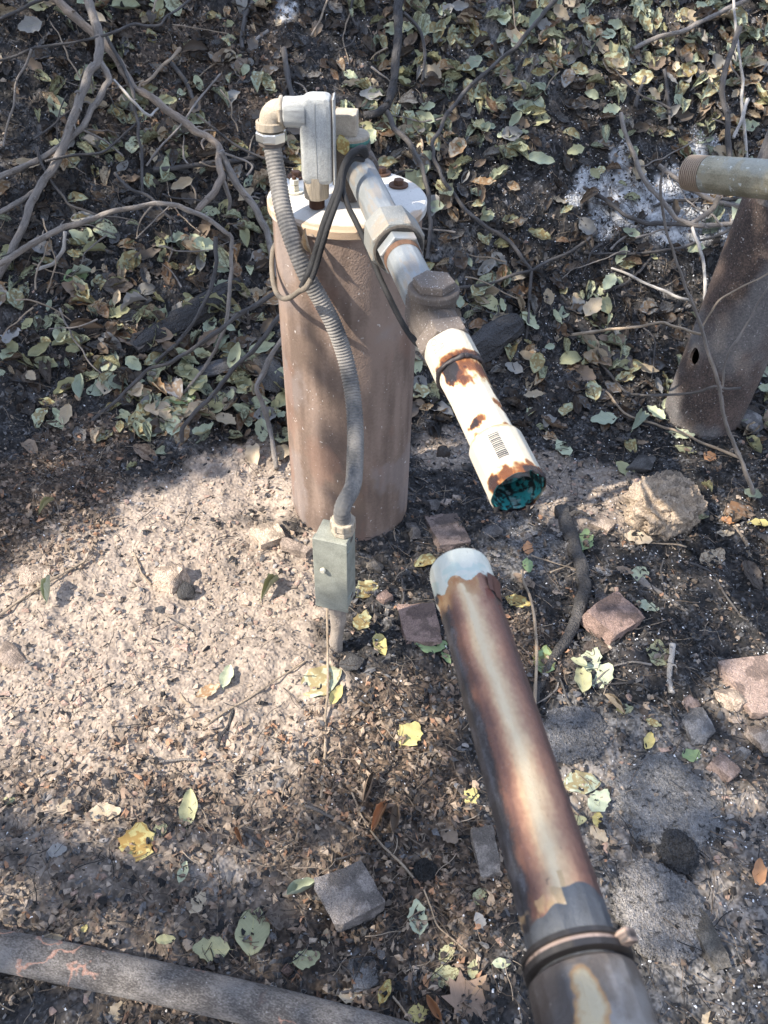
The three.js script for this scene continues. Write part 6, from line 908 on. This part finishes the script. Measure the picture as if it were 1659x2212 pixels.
// white ash
const ashMt = mat({ color: 0xffffff, roughness: 1 });
console.log('flecks', scatter('ash_flecks', 'tiny white flecks of ash dusted over everything', 'ash', crumbG.map(q => [q, ashMt]), 9000, 36, Q => { const [x, z] = area(Q); const near = Math.exp(-(((x - ashW.x) / 0.6) ** 2 + ((z - ashW.z) / 0.5) ** 2)), fr = sstep(0.1, 0.7, x) * (z > -1.7 ? 0.5 : 0.2); if (Q() > 0.22 + near + fr - 0.1 * dirtM(x, z)) return null; const s = 0.0022 + 0.0045 * Q() ** 2.2, k = rr(0.75, 1.05, Q); return { x, z, s: [s, s, s * rr(.6, 1.6, Q)], tilt: 0.5, lift: 0.003 + 0.010 * Q(), c: [0.66 * k, 0.66 * k, 0.67 * k] }; }));
console.log('ash', scatter('white_ash', 'bed of white ash flakes on the slope beside the post', 'ash', crumbG.map(q => [q, ashMt]), 7000, 37, Q => { const x = rr(ashW.x - 0.6, ashW.x + 0.6, Q), z = rr(ashW.z - 0.5, ashW.z + 0.4, Q); if (Q() > whiteM(x, z) * sstep(0.35, 0.6, fbm(x * 22, z * 22, 2, 720) + 0.12)) return null; const s = 0.003 + 0.008 * Q() ** 1.8, k = rr(0.6, 1.05, Q); return { x, z, s: [s, s, s], tilt: 0.4, lift: 0.001 + 0.005 * Q(), c: [0.6 * k, 0.615 * k, 0.64 * k] }; }));

/* ------------------------------------------------ unseen oak whose crown is cut to shape the sun patches and shade */
{
  const lit = []; const zone = (p, r) => lit.push([p, r]);
  for (const [x, y, r] of [[70, 1400, .20], [40, 1560, .12], [290, 1260, .22], [220, 1480, .2], [460, 1130, .17], [470, 1350, .24], [590, 1030, .09], [630, 1260, .13], [650, 1470, .12], [400, 1560, .13], [560, 1090, .11], [130, 1640, .08], [700, 1400, .08], [760, 1380, .05], [820, 1340, .05], [1240, 1075, .06], [1400, 1085, .09], [1470, 1120, .05], [1300, 1370, .04], [1345, 1370, .04], [950, 985, .06], [905, 1330, .04], [1640, 1500, .07], [1570, 1520, .04], [885, 1592, .05], [1370, 1170, .04], [700, 1480, .06], [560, 1690, .05], [430, 1700, .04], [1290, 1450, .05], [1560, 1110, .05], [700, 1560, .05], [860, 1480, .04], [1090, 1330, .05]]) zone(G(x, y), r);
  for (const [x, y, d, r] of [[640, 430, 1.53, .05], [680, 470, 1.5, .05], [740, 490, 1.47, .04], [870, 385, 1.66, .04], [905, 430, 1.6, .025], [605, 530, 1.59, .08], [612, 600, 1.59, .09], [618, 680, 1.59, .095], [624, 770, 1.58, .1], [632, 860, 1.58, .1], [638, 950, 1.57, .1], [645, 1040, 1.56, .1], [592, 270, 1.56, .035], [660, 300, 1.56, .012], [822, 440, 1.44, .026]]) zone(atD(x, y, d), r);
  for (const py of [790, 850, 910, 970, 1020, 1060]) zone(LS.clone().addScaledVector(LD, along(py, 0)), py < 760 ? 0.04 : 0.07);
  zone(atD(733, 1210, 1.16), 0.05);
  const thin = [[100, 1760, .22, .78], [350, 1790, .22, .78], [600, 1760, .2, .72], [850, 1700, .2, .5], [150, 1960, .2, .45], [500, 1950, .25, .45], [850, 1950, .2, .4], [1350, 1600, .2, .45], [1500, 1750, .25, .45], [1400, 1950, .25, .4], [1600, 1400, .2, .4], [1250, 1250, .2, .4], [900, 1150, .15, .3], [1050, 1450, .2, .35], [60, 1150, .2, .4], [300, 700, .35, .35], [200, 300, .4, .3], [1100, 300, .45, .4], [1400, 300, .45, .4], [1350, 700, .35, .3], [700, 150, .4, .3], [1500, 100, .4, .4]].map(([x, y, r, p]) => [G(x, y), r, p]).concat([[985, 1230, .86], [1015, 1350, .79], [1050, 1470, .74], [1090, 1600, .69], [1130, 1730, .65], [1170, 1870, .60], [1210, 2000, .56]].map(([x, y, Z]) => [at(x, y, Z), 0.09, 0.46]));   // share of crown leaves left out, letting part of the sun through
  const Q = rng(5150), nz = lit.map(([p, r]) => [p, r]);
  const loose = p => { let q = 0; for (const [c, r, k] of thin) { const v = p.clone().sub(c), t = v.dot(SUN), e = Math.sqrt(Math.max(0, v.lengthSq() - t * t)) / r; if (e < 1.4) q = Math.max(q, k * sstep(1.4, 0.7, e)); } return q; };
  const open = (p, m) => { for (const [c, r] of nz) { const v = p.clone().sub(c), t = v.dot(SUN); if (t > 0 && v.lengthSq() - t * t < (r + m) ** 2) return true; } return false; };
  const clumps = []; const low = -0.0;
  while (clumps.length < 620) { const tgt = V(rr(-2.3, 2.6, Q), rr(0, 0.6, Q), rr(-4.2, 1.0, Q)), p = tgt.addScaledVector(SUN, rr(3.6, 5.6, Q)); clumps.push(p); }
  void low;
  const lg = leafGeo(970, 1, 0.62, 0.2, 0.2, 0); const mats = []; const o = new THREE.Object3D();
  for (const c of clumps) for (let i = 0; i < 72; i++) { const p = c.clone().add(V(gauss(Q) * 0.24, gauss(Q) * 0.20, gauss(Q) * 0.24)); if (open(p, 0.012)) continue; if (p.y < 2.1) continue; if (Q() < loose(p)) continue; o.position.copy(p); o.rotation.set(Q() * 6.3, Q() * 6.3, Q() * 6.3); o.scale.setScalar(rr(0.05, 0.085, Q)); o.updateMatrix(); mats.push(o.matrix.clone()); }
  const cm = phys({ color: lin(0.06, 0.085, 0.035), roughness: 0.6 });
  const mid = clumps.reduce((a, c) => a.add(c), V()).divideScalar(clumps.length);
  const base = V(mid.x - 1.2, 0, mid.z); base.y = g(base.x, base.z);
  const t = thing('unseen_oak', 'unseen live oak with its crown shaped to shade the well and leave sun patches', 'tree', base);
  const im = new THREE.InstancedMesh(lg, cm, mats.length); im.name = 'crown'; im.userData.kind = 'stuff'; const back = V().copy(base).negate(); mats.forEach((m, i) => { m.elements[12] += back.x; m.elements[13] += back.y; m.elements[14] += back.z; im.setMatrixAt(i, m); }); t.add(im);
  const fork = V(0.35, 2.0, 0.1);
  part('trunk', tube([V(0, -0.2, 0), V(0.05, 0.7, 0.05), V(0.2, 1.4, 0), fork], u => 0.17 - 0.06 * u, 16, { n: 30, noise: 0.2, seed: 61, nf: 6 }), Mbark.dark, t);
  let made = 0; for (let i = 0; i < 600 && made < 22; i++) { const c = clumps[(i * 23) % clumps.length].clone().sub(base), m = fork.clone().lerp(c, 0.5).add(V(gauss(Q) * 0.15, 0.25 + gauss(Q) * 0.1, gauss(Q) * 0.15)); const lp = [fork.clone().add(V(0, -0.15, 0)), fork.clone().lerp(m, 0.5), m, c], cvl = new THREE.CatmullRomCurve3(lp, false, 'centripetal'); if (cvl.getSpacedPoints(40).some(p => open(p.add(base), 0.05))) continue; made++; const gm = tube(lp, u => 0.05 * (1 - u) + 0.006, 8, { n: 20, noise: 0.15, seed: i }); part('limb', gm, Mbark.dark, t); }
  console.log('crown leaves', mats.length);
}
// two more unseen oaks, added to block sky light from these sides
for (const [bx, bz, cx, cy, cz, rx, ry, rz, lab, sd] of [[3.6, -1.4, 3.0, 3.0, -1.2, 1.3, 1.7, 2.4, 'unseen live oak added on the side of the rusty post to block sky light', 71], [1.4, 3.4, 0.9, 3.1, 2.9, 2.6, 1.7, 1.1, 'unseen live oak added behind the camera to block sky light', 72]]) {
  const Q = rng(sd), t = thing('unseen_oak', lab, 'tree', V(bx, gBase(bx, bz), bz)), o = new THREE.Object3D(), ms = [], cl = [];
  while (cl.length < 170) { const v = V(rr(-1, 1, Q), rr(-1, 1, Q), rr(-1, 1, Q)); if (v.length() > 1) continue; cl.push(V(cx + v.x * rx - bx, cy + v.y * ry - t.position.y, cz + v.z * rz - bz)); }
  for (const c of cl) for (let i = 0; i < 75; i++) { o.position.set(c.x + gauss(Q) * 0.26, c.y + gauss(Q) * 0.22, c.z + gauss(Q) * 0.26); o.rotation.set(Q() * 6.3, Q() * 6.3, Q() * 6.3); o.scale.setScalar(rr(0.05, 0.09, Q)); o.updateMatrix(); ms.push(o.matrix.clone()); }
  const im = new THREE.InstancedMesh(leafFlat[1], phys({ color: lin(0.06, 0.085, 0.035), roughness: 0.6 }), ms.length); im.name = 'crown'; im.userData.kind = 'stuff'; ms.forEach((m, i) => im.setMatrixAt(i, m)); t.add(im);
  const fork = V((cx - bx) * 0.4, 1.5, (cz - bz) * 0.4); part('trunk', tube([V(0, -0.2, 0), V(0.04, 0.6, 0.03), fork], u => 0.16 - 0.05 * u, 14, { n: 20, noise: 0.2, seed: sd, nf: 6 }), Mbark.dark, t);
  for (let i = 0; i < 14; i++) part('limb', tube([fork.clone().add(V(0, -0.12, 0)), fork.clone().lerp(cl[i * 11], 0.55).add(V(0, 0.15, 0)), cl[i * 11]], u => 0.05 * (1 - u) + 0.006, 8, { n: 14, noise: 0.15, seed: i }), Mbark.dark, t);
}
scene.traverse(o => { if (o.isMesh) { o.castShadow = true; o.receiveShadow = true; } });
renderer.render(scene, camera);
